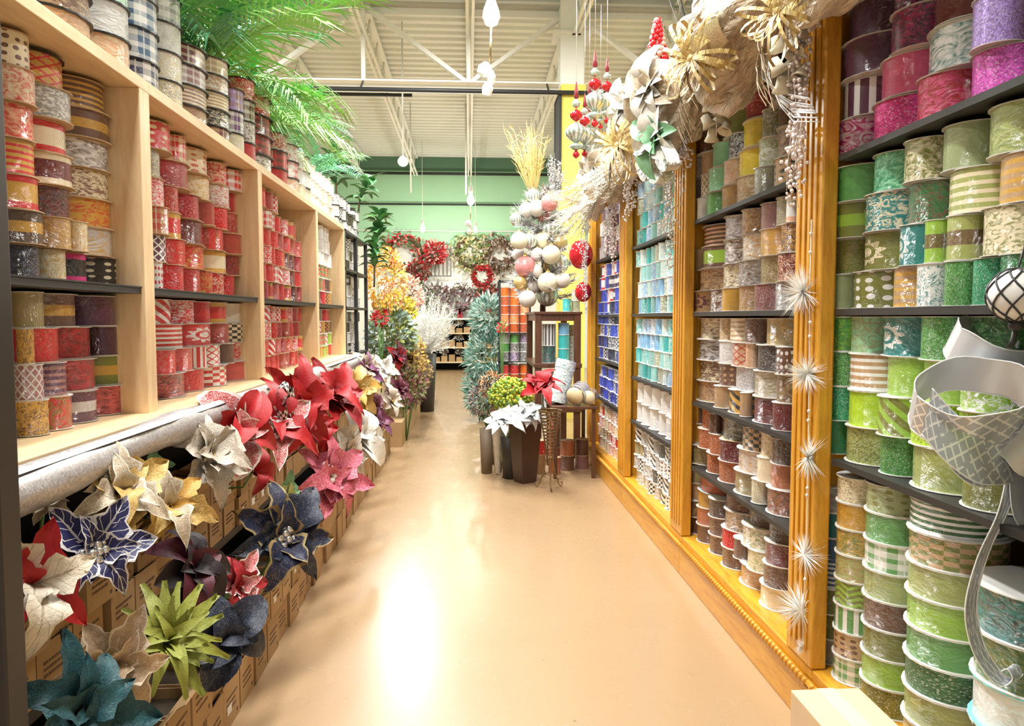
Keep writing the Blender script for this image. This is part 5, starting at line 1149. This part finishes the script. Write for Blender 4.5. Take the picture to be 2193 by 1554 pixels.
# gold wire cone
BRASS = plain('antique_brass_wire', (0.28, 0.19, 0.09), 0.35, 0.8)
e = empty('wire_cone_stand', (0.605, 5.60, 0)); tag(e, 'antique gold spiral wire cone vase on three curled legs', 'plant stand')
sp_ = []
for i in range(15 * 14 + 1):
    t = i / (15 * 14); a = 2 * PI * 15 * t; r_ = 0.022 + 0.062 * t ** 1.1; sp_.append((r_ * math.cos(a), r_ * math.sin(a), 0.22 + 0.38 * t))
MB().tube(sp_, 0.0042, 5).build('spiral', BRASS, e)
for i in range(3):
    a = -PI / 2 + i * 2 * PI / 3; u = Vector((math.cos(a), math.sin(a), 0))
    pts = [u * r_ + Vector((0, 0, z)) for r_, z in ((0.088, 0.60), (0.05, 0.42), (0.024, 0.24), (0.05, 0.12), (0.085, 0.03), (0.105, 0.008), (0.122, 0.02), (0.118, 0.04), (0.104, 0.038))]
    MB().tube(pts, 0.0055, 6).build('leg', BRASS, e)
k = MB().tube([(0.088 * math.cos(2 * PI * j / 24), 0.088 * math.sin(2 * PI * j / 24), 0.60) for j in range(25)], 0.006, 6); k.build('rim', BRASS, e)
k = MB().tube([(0.058 * math.cos(2 * PI * j / 24), 0.058 * math.sin(2 * PI * j / 24), 0.10) for j in range(25)], 0.004, 6); k.build('brace_ring', BRASS, e)
# bush of yellow-green berries, brown hydrangea
def bush(name, c, r_, m_list, n, label, seed, leaf=None, size=0.012, cat='plant', grp=None, stem_z=None, flat=(1, 1, 1), kind='ball', pot=None, potm=None):
    rr = random.Random(seed); e = empty(name, (c[0], c[1], stem_z if stem_z is not None else c[2] - r_)); tag(e, label, cat, grp); h = c[2] - e.location.z
    ks = MB()
    for i in range(9):
        a = i * 2.4; ks.tube([(0, 0, 0), (0.3 * r_ * math.cos(a), 0.3 * r_ * math.sin(a), h * 0.6), (0.7 * r_ * math.cos(a), 0.7 * r_ * math.sin(a), h + 0.2 * r_ * math.sin(i))], [0.006, 0.004, 0.002], 4)
    tag(ks.build('stems', STEMG, e), kind='stuff')
    for gi in range(5):
        k = MB()
        for i in range(n // 5):
            v_ = Vector((rr.gauss(0, 1), rr.gauss(0, 1), rr.gauss(0, 1))).normalized() * r_ * rr.uniform(0.55, 1.0) ** 0.6
            v_ = Vector((v_.x * flat[0], v_.y * flat[1], v_.z * flat[2])); p = v_ + Vector((0, 0, h)); mi = rr.randrange(len(m_list)); s_ = size * rr.uniform(0.7, 1.3)
            if kind == 'ball': k.ball(p, s_, 6, 4, mi)
            else:
                dr = (v_.normalized() + Vector((rr.uniform(-1, 1), rr.uniform(-1, 1), rr.uniform(-1, 1))) * 0.7).normalized(); w_ = dr.orthogonal().normalized(); wd = 0.32 if kind == 'leaf' else 0.07
                b = dr.cross(w_) * s_ * 0.15
                k.add([p, p + dr * s_ * 0.5 + w_ * s_ * wd, p + dr * s_, p + dr * s_ * 0.5 - w_ * s_ * wd, p + dr * s_ * 0.5 + b], [(0, 1, 4), (1, 2, 4), (2, 3, 4), (3, 0, 4)], mi)
        tag(k.build('blooms', m_list, e), kind='stuff')
    if pot: hz = e.location.z; MB().lathe([(0, 0), (pot * 0.75, 0), (pot, hz), (pot * 0.9, hz), (0, hz - 0.02)], 14).build('pot', potm or POT, e, (0, 0, -hz))
    return e
fm = lambda n, c, v=0.2: plain('bloom_' + n, c, 0.6, var=v, scale=25)
YG = [fm('yellow_green', (0.55, 0.58, 0.06)), fm('chartreuse', (0.40, 0.50, 0.05)), leafm('bush_leaf', (0.12, 0.28, 0.04), (0.25, 0.42, 0.08))]
p = pt(1095, 845, 6.0); bush('berry_bush', p, 0.19, YG, 900, 'yellow green berry bush behind the white poinsettia', 1, size=0.0115, stem_z=0.34, flat=(1, 1, 0.75), pot=0.09)
p = pt(1042, 855, 6.2); bush('hydrangea', p, 0.15, [fm('grey_plum', (0.10, 0.085, 0.09)), fm('taupe_petal', (0.28, 0.20, 0.15))], 420, 'dusky grey hydrangea at the aisle side of the berry bush', 2, size=0.034, stem_z=0.38, kind='leaf', cat='flower', pot=0.06, potm=plain('taupe_pot', (0.16, 0.12, 0.08), 0.6))
p = pt(1055, 825, 6.6); bush('hydrangea', p, 0.12, [fm('copper_petal', (0.50, 0.28, 0.14)), fm('peach_petal', (0.70, 0.45, 0.28))], 320, 'copper peach hydrangea above the dusky grey one', 3, size=0.030, stem_z=0.48, kind='leaf', cat='flower', pot=0.06)
e = empty('glass_vase', (0.30, 6.02, 0)); tag(e, 'olive green glass vase beside the dark planter', 'vase')
MB().lathe([(0, 0), (0.045, 0), (0.03, 0.03), (0.02, 0.06), (0.055, 0.16), (0.06, 0.24), (0.045, 0.33), (0.05, 0.36), (0.043, 0.36), (0.04, 0.32), (0, 0.3)], 18).build('body', plain('olive_glass', (0.10, 0.13, 0.06), 0.15, var=0.1), e)
e = empty('mesh_wrap', (0.215, 6.12, 0)); tag(e, 'crumpled taupe deco mesh hanging beside the vase', 'fabric')
k = MB(); rows = []
for i in range(8):
    t = i / 7; rows.append([(0.02 + 0.07 * math.cos(a) * (0.4 + 0.6 * t) * (1 + 0.2 * math.sin(5 * a + 3 * t)), 0.05 * math.sin(a) * (0.4 + 0.6 * t), 0.02 + 0.55 * t) for a in [j * 2 * PI / 14 for j in range(15)]])
k.grid(rows); k.build('sheet', fabric_mat('taupe_mesh', (0.30, 0.25, 0.18), (0.62, 0.55, 0.45), 0.5, 0.2, 30), e)
# loose ribbon rolls and floor spools
def tilted(c, D, L, ax, code, label, hole=None):
    q = empty('ribbon_roll', c, aim(ax)); tag(q, label, 'ribbon roll', 'ribbon rolls by the wire cone stand')
    n = 5
    for i in range(n): inst('ribbon', RIB, q, (0, 0, L * i / n), scale=(D * (1 - 0.04 * (i % 2)),) * 2 + (L / n * 0.96,), mat=ribbon(code))
    MB().lathe([(0, -0.002), (0.5 * D * 0.9, -0.002), (0.5 * D * 0.9, 0), (0, 0)], 16).build('end_cap', FLM['y'], q)
tilted((0.72, 6.12, 0.60), 0.17, 0.36, (0.22, 0.1, 0.9), 'd.wh.te', 'teal and white ribbon roll leaning behind the red poinsettia')
tilted((0.845, 5.96, 0.672), 0.16, 0.16, (0.5, 0.9, 0.2), 'h.nv.wh', 'navy striped ribbon roll with pale core by oak post')
tilted((0.955, 5.97, 0.655), 0.13, 0.14, (0.3, 0.9, 0.02), 'h.pl.cm', 'plum striped ribbon roll beside the oak post base')
e = empty('side_table', (0.66, 5.92, 0)); tag(e, 'low dark walnut table under the leaning ribbon rolls', 'table')
MB().box(0, 0.37, 0, 0.62, 0.565, 0.588).build('table_top', WALN, e, bevel=0.003)
for x in (0.015, 0.325):
    for y in (0.02, 0.57): MB().box(x, x + 0.03, y, y + 0.03, 0, 0.565).build('leg', WALN, e)
F0 = 'floor spools by the walnut stand'
single(0.575, 6.18, 0.0, 0.125, (0.16, 0.12), ('s.tn', 's.rd'), ('tan spool on the floor behind the wire cone', 'red spool stacked on the tan floor spool'), 'k', F0)
single(0.705, 6.15, 0.0, 0.11, (0.14,), ('s.cp',), ('copper spool on the floor right behind the wire leg',), 'k', F0)
single(0.83, 6.28, 0.0, 0.125, (0.13, 0.13), ('s.bn', 's.cp'), ('brown floor spool, lower one next to copper spool', 'copper brown floor spool stacked on the brown one'), 'k', F0)
single(0.965, 6.34, 0.0, 0.125, (0.12, 0.14), ('s.mv', 's.bn'), ('mauve floor spool touching the cabinet base', 'brown floor spool stacked on the mauve one'), 'k', F0)
single(0.74, 6.45, 0.0, 0.11, (0.17, 0.17, 0.12), ('s.br', 's.mr', 's.cr'), ('lowest brick spool in the tall dark red stack', 'middle maroon spool in the tall dark red stack', 'crimson spool topping the tall dark red stack'), 'k', F0)
# ================================================================== spinner of orange and purple ribbon further on
mb = MB(); mats = []; ix = {}
def mi_(m):
    if m.name not in ix: ix[m.name] = len(mats); mats.append(m)
    return ix[m.name]
rk = empty('wire_rack', (0.36, 8.9, 0)); tag(rk, 'narrow rack of orange and purple ribbon behind the walnut stand', 'rack')
for x in (0, 0.36):
    for y in (0, 0.36): MB().box(x - 0.012, x + 0.012, y - 0.012, y + 0.012, 0, 1.75).build('post', BLACKM, rk)
for z in (0.3, 0.78, 1.12, 1.74): MB().box(-0.012, 0.372, -0.012, 0.372, z - 0.012, z).build('shelf_board', BLACKM, rk)
for z0, n, pal in ((0.301, 4, ['s.og', 'g.rd', 's.rs', 'd.og.wh']), (0.781, 3, ['f.pu.sv', 'g.gy', 's.pu', 's.gn', 'd.ch.sv']), (1.121, 5, ['s.og', 'g.rs', 's.rs', 'd.og.cm', 'f.og.pe'])):
    for r_ in range(n):
        for j in range(3):
            for jy in range(2):
                D = 0.115; h = 0.108; cx, cy, zz = 0.36 + 0.06 + 0.12 * j, 8.9 + 0.08 + 0.2 * jy, z0 + r_ * h; nn = 14; u0 = R.uniform(0, 5); rr_ = D * 0.465
                vs_ = [(cx + rr_ * math.cos(2 * PI * k / nn), cy + rr_ * math.sin(2 * PI * k / nn), z) for z in (zz, zz + h) for k in range(nn)]
                mb.add(vs_, [(k, (k + 1) % nn, nn + (k + 1) % nn, nn + k) for k in range(nn)], mi_(ribbon(R.choice(pal))), True, [[(u0 + PI * k / nn, 0), (u0 + PI * (k + 1) / nn, 0), (u0 + PI * (k + 1) / nn, 1), (u0 + PI * k / nn, 1)] for k in range(nn)])
                for z2 in (zz, zz + h - 0.0035): mb.lathe([(0, 0), (D / 2, 0), (D / 2, 0.003), (0, 0.003)], nn, mi_(FLM['w']), (cx, cy, z2))
tag(mb.build('ribbon_spools', mats), 'orange and purple ribbon spools on the narrow wire rack', 'ribbon spool', kind='stuff')
# frosted teal fir beside it
TF = [fm('frosted_teal', (0.42, 0.62, 0.55)), fm('pale_frost', (0.70, 0.82, 0.76)), fm('deep_teal_needle', (0.14, 0.34, 0.27))]
for z, r_, s_, lab in ((1.25, 0.24, 7, 'upper frosted teal fir bough by the narrow rack'), (0.75, 0.30, 8, 'middle frosted teal fir bough by the narrow rack'), (0.32, 0.28, 9, 'lowest frosted teal fir bough near the aisle floor')):
    bush('fir_bough', (0.25 - 0.06 * (1.25 - z), 9.3, z + 0.05), r_, TF, 900, lab, s_, size=0.12, kind='needle', cat='plant', grp='frosted fir boughs', stem_z=0.0, flat=(0.8, 0.8, 1.0))
p = pt(1075, 700, 8.7); bush('succulent', p, 0.05, [fm('fresh_green', (0.25, 0.55, 0.15)), REDB], 60, 'small green plant with a red bloom before the narrow rack', 4, size=0.04, kind='leaf', stem_z=0.3, pot=0.05)
# ================================================================== flower bushes past the metal rack
FB = 'flower bushes past the metal rack'
def bb(px, py, Y, r_, cols, n, lab, seed, size=0.05, kind='leaf', flat=(1, 1, 1), cat='flower', name='flower_bush'):
    bush(name, pt(px, py, Y), r_, cols, n, lab, seed, size=size, kind=kind, cat=cat, grp=FB, stem_z=0.0 if py > 720 else 0.5, flat=flat)
# stepped stand for them
e = empty('step_display', (-1.10, 7.5, 0)); tag(e, 'stepped kraft display carrying the far flower bushes', 'stand')
MB().box(0, 0.22, 0, 4.6, 0, 0.50).build('step', KRAFT, e); MB().box(0.22, 0.42, 0, 4.2, 0, 0.25).build('step', KRAFT2, e)
bb(828, 600, 8.0, 0.26, [fm('sun_yellow', (0.85, 0.52, 0.05)), fm('apricot', (0.85, 0.42, 0.18)), fm('pale_gold', (0.88, 0.70, 0.30))], 800, 'orange yellow blossom bush beside the metal rack', 1, 0.05, flat=(0.8, 0.8, 1.3))
bb(862, 632, 8.9, 0.24, [fm('blush', (0.82, 0.55, 0.45)), fm('peach_cream', (0.88, 0.72, 0.58)), fm('coral', (0.75, 0.32, 0.24))], 700, 'blush peach blossom bush behind the orange one', 2, 0.05)
bb(852, 668, 8.6, 0.20, [fm('lemon', (0.80, 0.72, 0.06)), fm('yolk', (0.82, 0.58, 0.04)), fm('moss', (0.28, 0.34, 0.08))], 600, 'lemon yellow blossom bush in the middle', 3, 0.05)
bb(838, 715, 8.1, 0.26, [fm('dusty_green', (0.22, 0.32, 0.22)), fm('blue_sage', (0.38, 0.48, 0.44)), fm('olive_leaf', (0.25, 0.28, 0.08))], 800, 'dusty green succulent bush below the lemon one', 4, 0.07)
bb(868, 762, 8.6, 0.24, [fm('old_gold', (0.60, 0.40, 0.10)), fm('honey', (0.72, 0.50, 0.16)), fm('bark', (0.25, 0.15, 0.06))], 700, 'old gold leaf bush at the foot of the display', 5, 0.055)
bb(885, 800, 9.4, 0.22, [fm('umber', (0.22, 0.14, 0.07)), fm('straw', (0.50, 0.36, 0.15))], 600, 'umber dried bush on the floor past old gold', 6, 0.055)
bb(870, 830, 7.9, 0.20, [fm('umber', (0.22, 0.14, 0.07)), fm('bark_green', (0.14, 0.15, 0.06)), fm('wine', (0.16, 0.03, 0.06))], 500, 'brown and wine dried bush by the floor boxes', 7, 0.055)
bb(815, 680, 7.6, 0.06, [M_['red']], 60, 'small red bloom between orange and green bushes', 8, 0.05)
# white feather tree in a black pot
for (px, py, Y, r_, lab, sd_) in ((915, 690, 10.4, 0.42, 'white feathery pampas in the tall black pot', 21), (905, 655, 10.9, 0.30, 'lower white feathery pampas drooping round the pot', 22)):
    p = pt(px, py, Y); grass('white_pampas', (p.x, 10.4, 0.76), 110, 0.85 if sd_ == 21 else 0.6, plain('white_feather', (0.90, 0.90, 0.86), 0.8, var=0.05), lab, sd_, 0.62 if sd_ == 21 else 1.1, (0.1, -0.1, 1 if sd_ == 21 else 0.45), plume=18, th=0.003, grp='white pampas')
p = pt(912, 812, 10.4); e = empty('floor_pot', (p.x, 10.4, 0)); tag(e, 'tall black pot holding white pampas', 'pot')
MB().lathe([(0, 0), (0.11, 0), (0.15, 0.80), (0.13, 0.80), (0.12, 0.75), (0, 0.75)], 16).build('body', POT, e)
# ================================================================== back wall: wreaths and shelf unit
def wreath(px, py, r_px, Y, cols, label, seed, bowc=None, thick=0.32, size=0.11, name='wreath', berries=None):
    rr = random.Random(seed); p = pt(px, py, Y); r_ = r_px * Y / FPX; e = empty(name, p, (PI / 2, 0, 0)); tag(e, label, 'wreath', 'wreaths on the back wall')
    k = MB().tube([(r_ * 0.8 * math.cos(2 * PI * j / 20), r_ * 0.8 * math.sin(2 * PI * j / 20), 0) for j in range(21)], r_ * 0.12, 6); k.build('ring', plain('twig_ring', (0.10, 0.06, 0.03), 0.8), e)
    k = MB()
    for i in range(420):
        a = rr.uniform(0, 2 * PI); b = rr.uniform(0, 2 * PI); q = r_ * thick * rr.uniform(0.3, 1); c = Vector(((r_ * 0.78 + q * math.cos(b)) * math.cos(a), (r_ * 0.78 + q * math.cos(b)) * math.sin(a), q * math.sin(b) * 0.7)); d_ = Vector((rr.uniform(-1, 1), rr.uniform(-1, 1), rr.uniform(-0.2, 1))).normalized(); w_ = d_.orthogonal().normalized(); s_ = size * rr.uniform(0.6, 1.2)
        k.add([c, c + d_ * s_ * 0.5 + w_ * s_ * 0.28, c + d_ * s_, c + d_ * s_ * 0.5 - w_ * s_ * 0.28], [(0, 1, 2, 3)], rr.randrange(len(cols)))
    tag(k.build('foliage', cols, e), kind='stuff')
    if berries:
        k = MB()
        for i in range(40):
            a = rr.uniform(0, 2 * PI); q = r_ * (0.78 + rr.uniform(-0.25, 0.25)); k.ball((q * math.cos(a), q * math.sin(a), r_ * 0.25), r_ * 0.06, 6, 4)
        tag(k.build('berries', berries, e), kind='stuff')
    if bowc:
        for s_ in (-1, 1):
            k = MB(); pts = [Vector((s_ * r_ * 0.32 * (1 - math.cos(t)), r_ * 0.22 * math.sin(t) - r_ * 0.7, r_ * 0.4)) for t in [2 * PI * j / 10 for j in range(11)]]; strip(k, pts, (0, 0, 1), r_ * 0.3); k.build('bow_loop', bowc, e)
            k = MB(); strip(k, [Vector((s_ * r_ * 0.1 * t, -r_ * 0.7 - r_ * 0.7 * t, r_ * 0.42)) for t in (0, 0.5, 1)], (1, 0, 0), r_ * 0.18); k.build('bow_tail', bowc, e)
    return e
GG = [fm('wreath_green', (0.16, 0.26, 0.08)), fm('wreath_gold', (0.55, 0.50, 0.24)), fm('wreath_cream', (0.76, 0.70, 0.50))]; RG = [fm('wreath_dark_green', (0.10, 0.16, 0.06)), fm('wreath_red', (0.52, 0.03, 0.03)), fm('wreath_pink', (0.72, 0.40, 0.34))]
BR_ = [fm('wreath_brown', (0.16, 0.09, 0.06)), fm('wreath_taupe', (0.45, 0.36, 0.30))]; RR_ = [fm('wreath_red', (0.52, 0.03, 0.03)), fm('wreath_crimson', (0.34, 0.01, 0.02))]; PW_ = [fm('wreath_grey', (0.35, 0.33, 0.34)), fm('wreath_white', (0.82, 0.80, 0.80)), fm('wreath_mauve', (0.42, 0.24, 0.26))]
YB = 19.1
wreath(866, 545, 45, 19.0, RG, 'red and green wreath left of the gate panel', 1, None, 0.35, 0.13, berries=REDB)
wreath(1008, 540, 36, YB, GG, 'pale gold green wreath high on the back wall', 2, None, 0.5, 0.14)
wreath(1070, 545, 38, YB, BR_, 'brown pinecone wreath beside the gold green one', 3, None, 0.45, 0.13)
wreath(1032, 592, 24, YB - 0.3, RR_, 'bright red berry wreath with open centre', 4, None, 0.25, 0.08, berries=REDB)
wreath(985, 640, 30, YB, PW_, 'white and mauve wreath low on the back wall', 5, M_['crim'], 0.45, 0.12)
wreath(935, 640, 30, YB - 0.2, PW_, 'grey mauve wreath with a red bow beside it', 6, M_['red'], 0.4, 0.12)
wreath(1050, 640, 28, YB, RG, 'small dark red wreath above the teal fir', 7, None, 0.5, 0.12, berries=REDB)
wreath(898, 580, 20, YB - 0.3, BR_ + RR_, 'small red and brown wreath below the red green one', 8, None, 0.4, 0.1)
wreath(900, 632, 26, YB - 0.5, [fm('wreath_dark_green', (0.10, 0.16, 0.06)), fm('wreath_white', (0.82, 0.80, 0.80))], 'dark green wreath with white picks beside pampas', 9, None, 0.4, 0.12)
# gate panel with red bouquet
p = pt(940, 555, YB); e = empty('iron_gate', (p.x, YB, p.z)); tag(e, 'grey iron gate panel with arched top on the back wall', 'gate')
GT = plain('grey_iron', (0.18, 0.20, 0.20), 0.5)
for i in range(7):
    x = -0.30 + 0.1 * i; MB().tube([(x, 0, -0.42), (x, 0, 0.38 + 0.06 * math.sqrt(max(0, 1 - (x / 0.33) ** 2)))], 0.012, 6).build('bar', GT, e)
for z in (-0.42, 0.1, 0.38): MB().tube([(-0.31, 0, z), (0.31, 0, z)], 0.014, 6).build('rail', GT, e)
bush('red_bouquet', pt(932, 540, YB - 0.15), 0.24, RR_ + [fm('wreath_pink', (0.72, 0.40, 0.34))], 300, 'red flower bouquet hung on the iron gate', 31, size=0.13, kind='leaf', cat='flower')
# display ledges and shelf unit under the wreaths
su = empty('shelf_unit', (-0.95, 18.35, 0)); tag(su, 'pale wood shelf unit with kraft boxes at the aisle end', 'shelf')
for z in (0.22, 0.58, 0.93): MB().box(0, 1.75, 0, 0.8, z - 0.03, z).build('shelf_board', PALEW, su)
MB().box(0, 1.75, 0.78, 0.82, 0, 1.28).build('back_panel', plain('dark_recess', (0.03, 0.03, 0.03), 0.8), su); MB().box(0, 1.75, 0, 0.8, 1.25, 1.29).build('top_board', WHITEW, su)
for x in (0, 1.71): MB().box(x, x + 0.04, 0, 0.8, 0, 1.28).build('side_panel', PALEW, su)
for z, nm in ((0.221, 'bottom'), (0.581, 'middle'), (0.931, 'top')):
    for i in range(9):
        q = tag(MB().box(0, 0.15, 0, 0.3, 0, 0.11 + 0.03 * ((i * 7) % 3)).build('storage_box', KRAFT2 if (i + int(z * 10)) % 2 else KRAFT, None, (-0.88 + i * 0.185, 18.4, z), bevel=0.003), 'kraft box on the aisle-end %s shelf, %s from left' % (nm, ordn(i + 1)), 'box', 'kraft boxes on the aisle-end shelf unit')
        if i % 2: bush('dried_posy', (-0.81 + i * 0.185, 18.52, z + 0.24), 0.07, [fm('posy_grey', (0.30, 0.33, 0.36)), fm('posy_white', (0.7, 0.7, 0.7)), fm('bark', (0.25, 0.15, 0.06))], 60, 'small grey posy on the aisle-end %s shelf, %s' % (nm, ('between first boxes', 'second along', 'third along', 'last along')[i // 2]), i + int(z * 100), size=0.07, kind='leaf', cat='flower', grp='posies on the aisle-end shelf unit', flat=(1, 1, 0.6))
tag(MB().box(-1.3, 1.4, 19.12, 19.28, 2.02, 2.06).build('trim_8', plain('grey_ledge', (0.45, 0.45, 0.42), 0.5)), kind='structure')
# ================================================================== pendant lamps
GLOW = NT('glowing_bulb').set(Base_Color=(1, 1, 1), Emission_Color=(1, 0.94, 0.82), Emission_Strength=60.0); CRY = plain('frosted_crystal', (0.9, 0.9, 0.92), 0.15, 0.0, var=0.05)
def pendant(px, py, Y, s_, label, watts, crystals=True, ztop=5.358):
    p = pt(px, py, Y); e = empty('pendant_lamp', p); tag(e, label, 'lamp', 'bare bulb pendant lamps')
    MB().tube([(0, 0, 0.10 * s_), (0, 0, ztop - p.z)], 0.006, 6).build('cable', CREAMP, e); MB().lathe([(0.012, 0.16), (0.03, 0.15), (0.032, 0.08), (0.02, 0.05)][::-1], 12).build('socket', LAMPB, e).scale = (s_,) * 3
    MB().lathe([(0.0, -0.085), (0.03, -0.07), (0.045, -0.035), (0.04, 0.0), (0.022, 0.05)], 14).build('bulb', GLOW, e).scale = (s_,) * 3
    if crystals:
        MB().tube([(0, 0, -0.08 * s_), (-0.01, 0, -0.26 * s_)], 0.008, 6).build('lower_rod', BRASS, e)
        for j, (dx, dz, w_) in enumerate(((-0.035, -0.30, 0.055), (-0.02, -0.40, 0.045), (0.0, -0.34, 0.035))):
            k = MB().lathe([(0, 0.06), (0.6, 0.045), (1, 0.0), (0.75, -0.05), (0, -0.065)][::-1], 6); k.v = [(a * w_, b * w_, c) for a, b, c in k.v]; k.sm = [False] * len(k.sm); k.build('crystal', CRY, e, (dx * s_, 0, dz * s_), (0.3 * j, 0.5 - 0.3 * j, 0))
    d = bpy.data.lights.new('pendant_light', 'POINT'); d.energy = watts; d.color = (1, 0.93, 0.82); d.shadow_soft_size = 0.05; o = bpy.data.objects.new('pendant_light', d); COL.objects.link(o); o.location = (p.x, p.y, p.z - 0.14 * s_)
    return e
pendant(1052, 22, 6.0, 1.5, 'glowing bulb pendant with crystals nearest the camera', 25)
pendant(1008, 425, 14.0, 1.5, 'glowing bulb pendant with crystals before the green wall', 30)
pendant(905, 488, 17.6, 1.2, 'low glowing bulb above the red green wreath', 55, False)
pendant(1018, 490, 17.8, 1.0, 'low glowing bulb above the gold green wreath', 55, False)
for px, y0, y1, lab in ((880, 350, 412, 'thin white hanging rod left of the far pendant'), (998, 350, 416, 'thin white hanging rod beside the far pendant')):
    a = pt(px, y1, 14.5); tag(MB().tube([a, (a.x, a.y, 5.358)], 0.016, 6).build('hanging_rod', CREAMP), lab, 'rod')
# track spotlight over the aisle
c = pt(863, 345, 10.6); e = empty('track_spotlight', c); tag(e, 'white track spotlight hanging from the roof joist', 'lamp')
tgt = Vector((-0.28, 3.0, 0)); dv = (tgt - c).normalized()
hd = empty('x', (0, 0, 0)); bpy.data.objects.remove(hd)
k = MB().lathe([(0.0, -0.14), (0.05, -0.14), (0.06, -0.05), (0.075, 0.02), (0.068, 0.02), (0.05, -0.02)], 14); k.build('head', LAMPB, e, (0, 0, 0), aim(dv))
MB().lathe([(0, -0.012), (0.058, -0.012), (0.058, -0.008), (0, -0.008)], 14).build('lens', GLOW, e, (0, 0, 0), aim(dv))
MB().tube([(0, 0.02, 0.05), (0, 0.02, 5.358 - c.z)], 0.012, 6).build('hanger', CREAMP, e)
d = bpy.data.lights.new('track_spot_light', 'SPOT'); d.energy = 160; d.color = (0.92, 0.96, 1.0); d.spot_size = 0.75; d.spot_blend = 0.6; d.shadow_soft_size = 0.2
o = bpy.data.objects.new('track_spot_light', d); COL.objects.link(o); o.location = c + dv * 0.05; o.rotation_euler = (-dv).to_track_quat('Z', 'Y').to_euler()
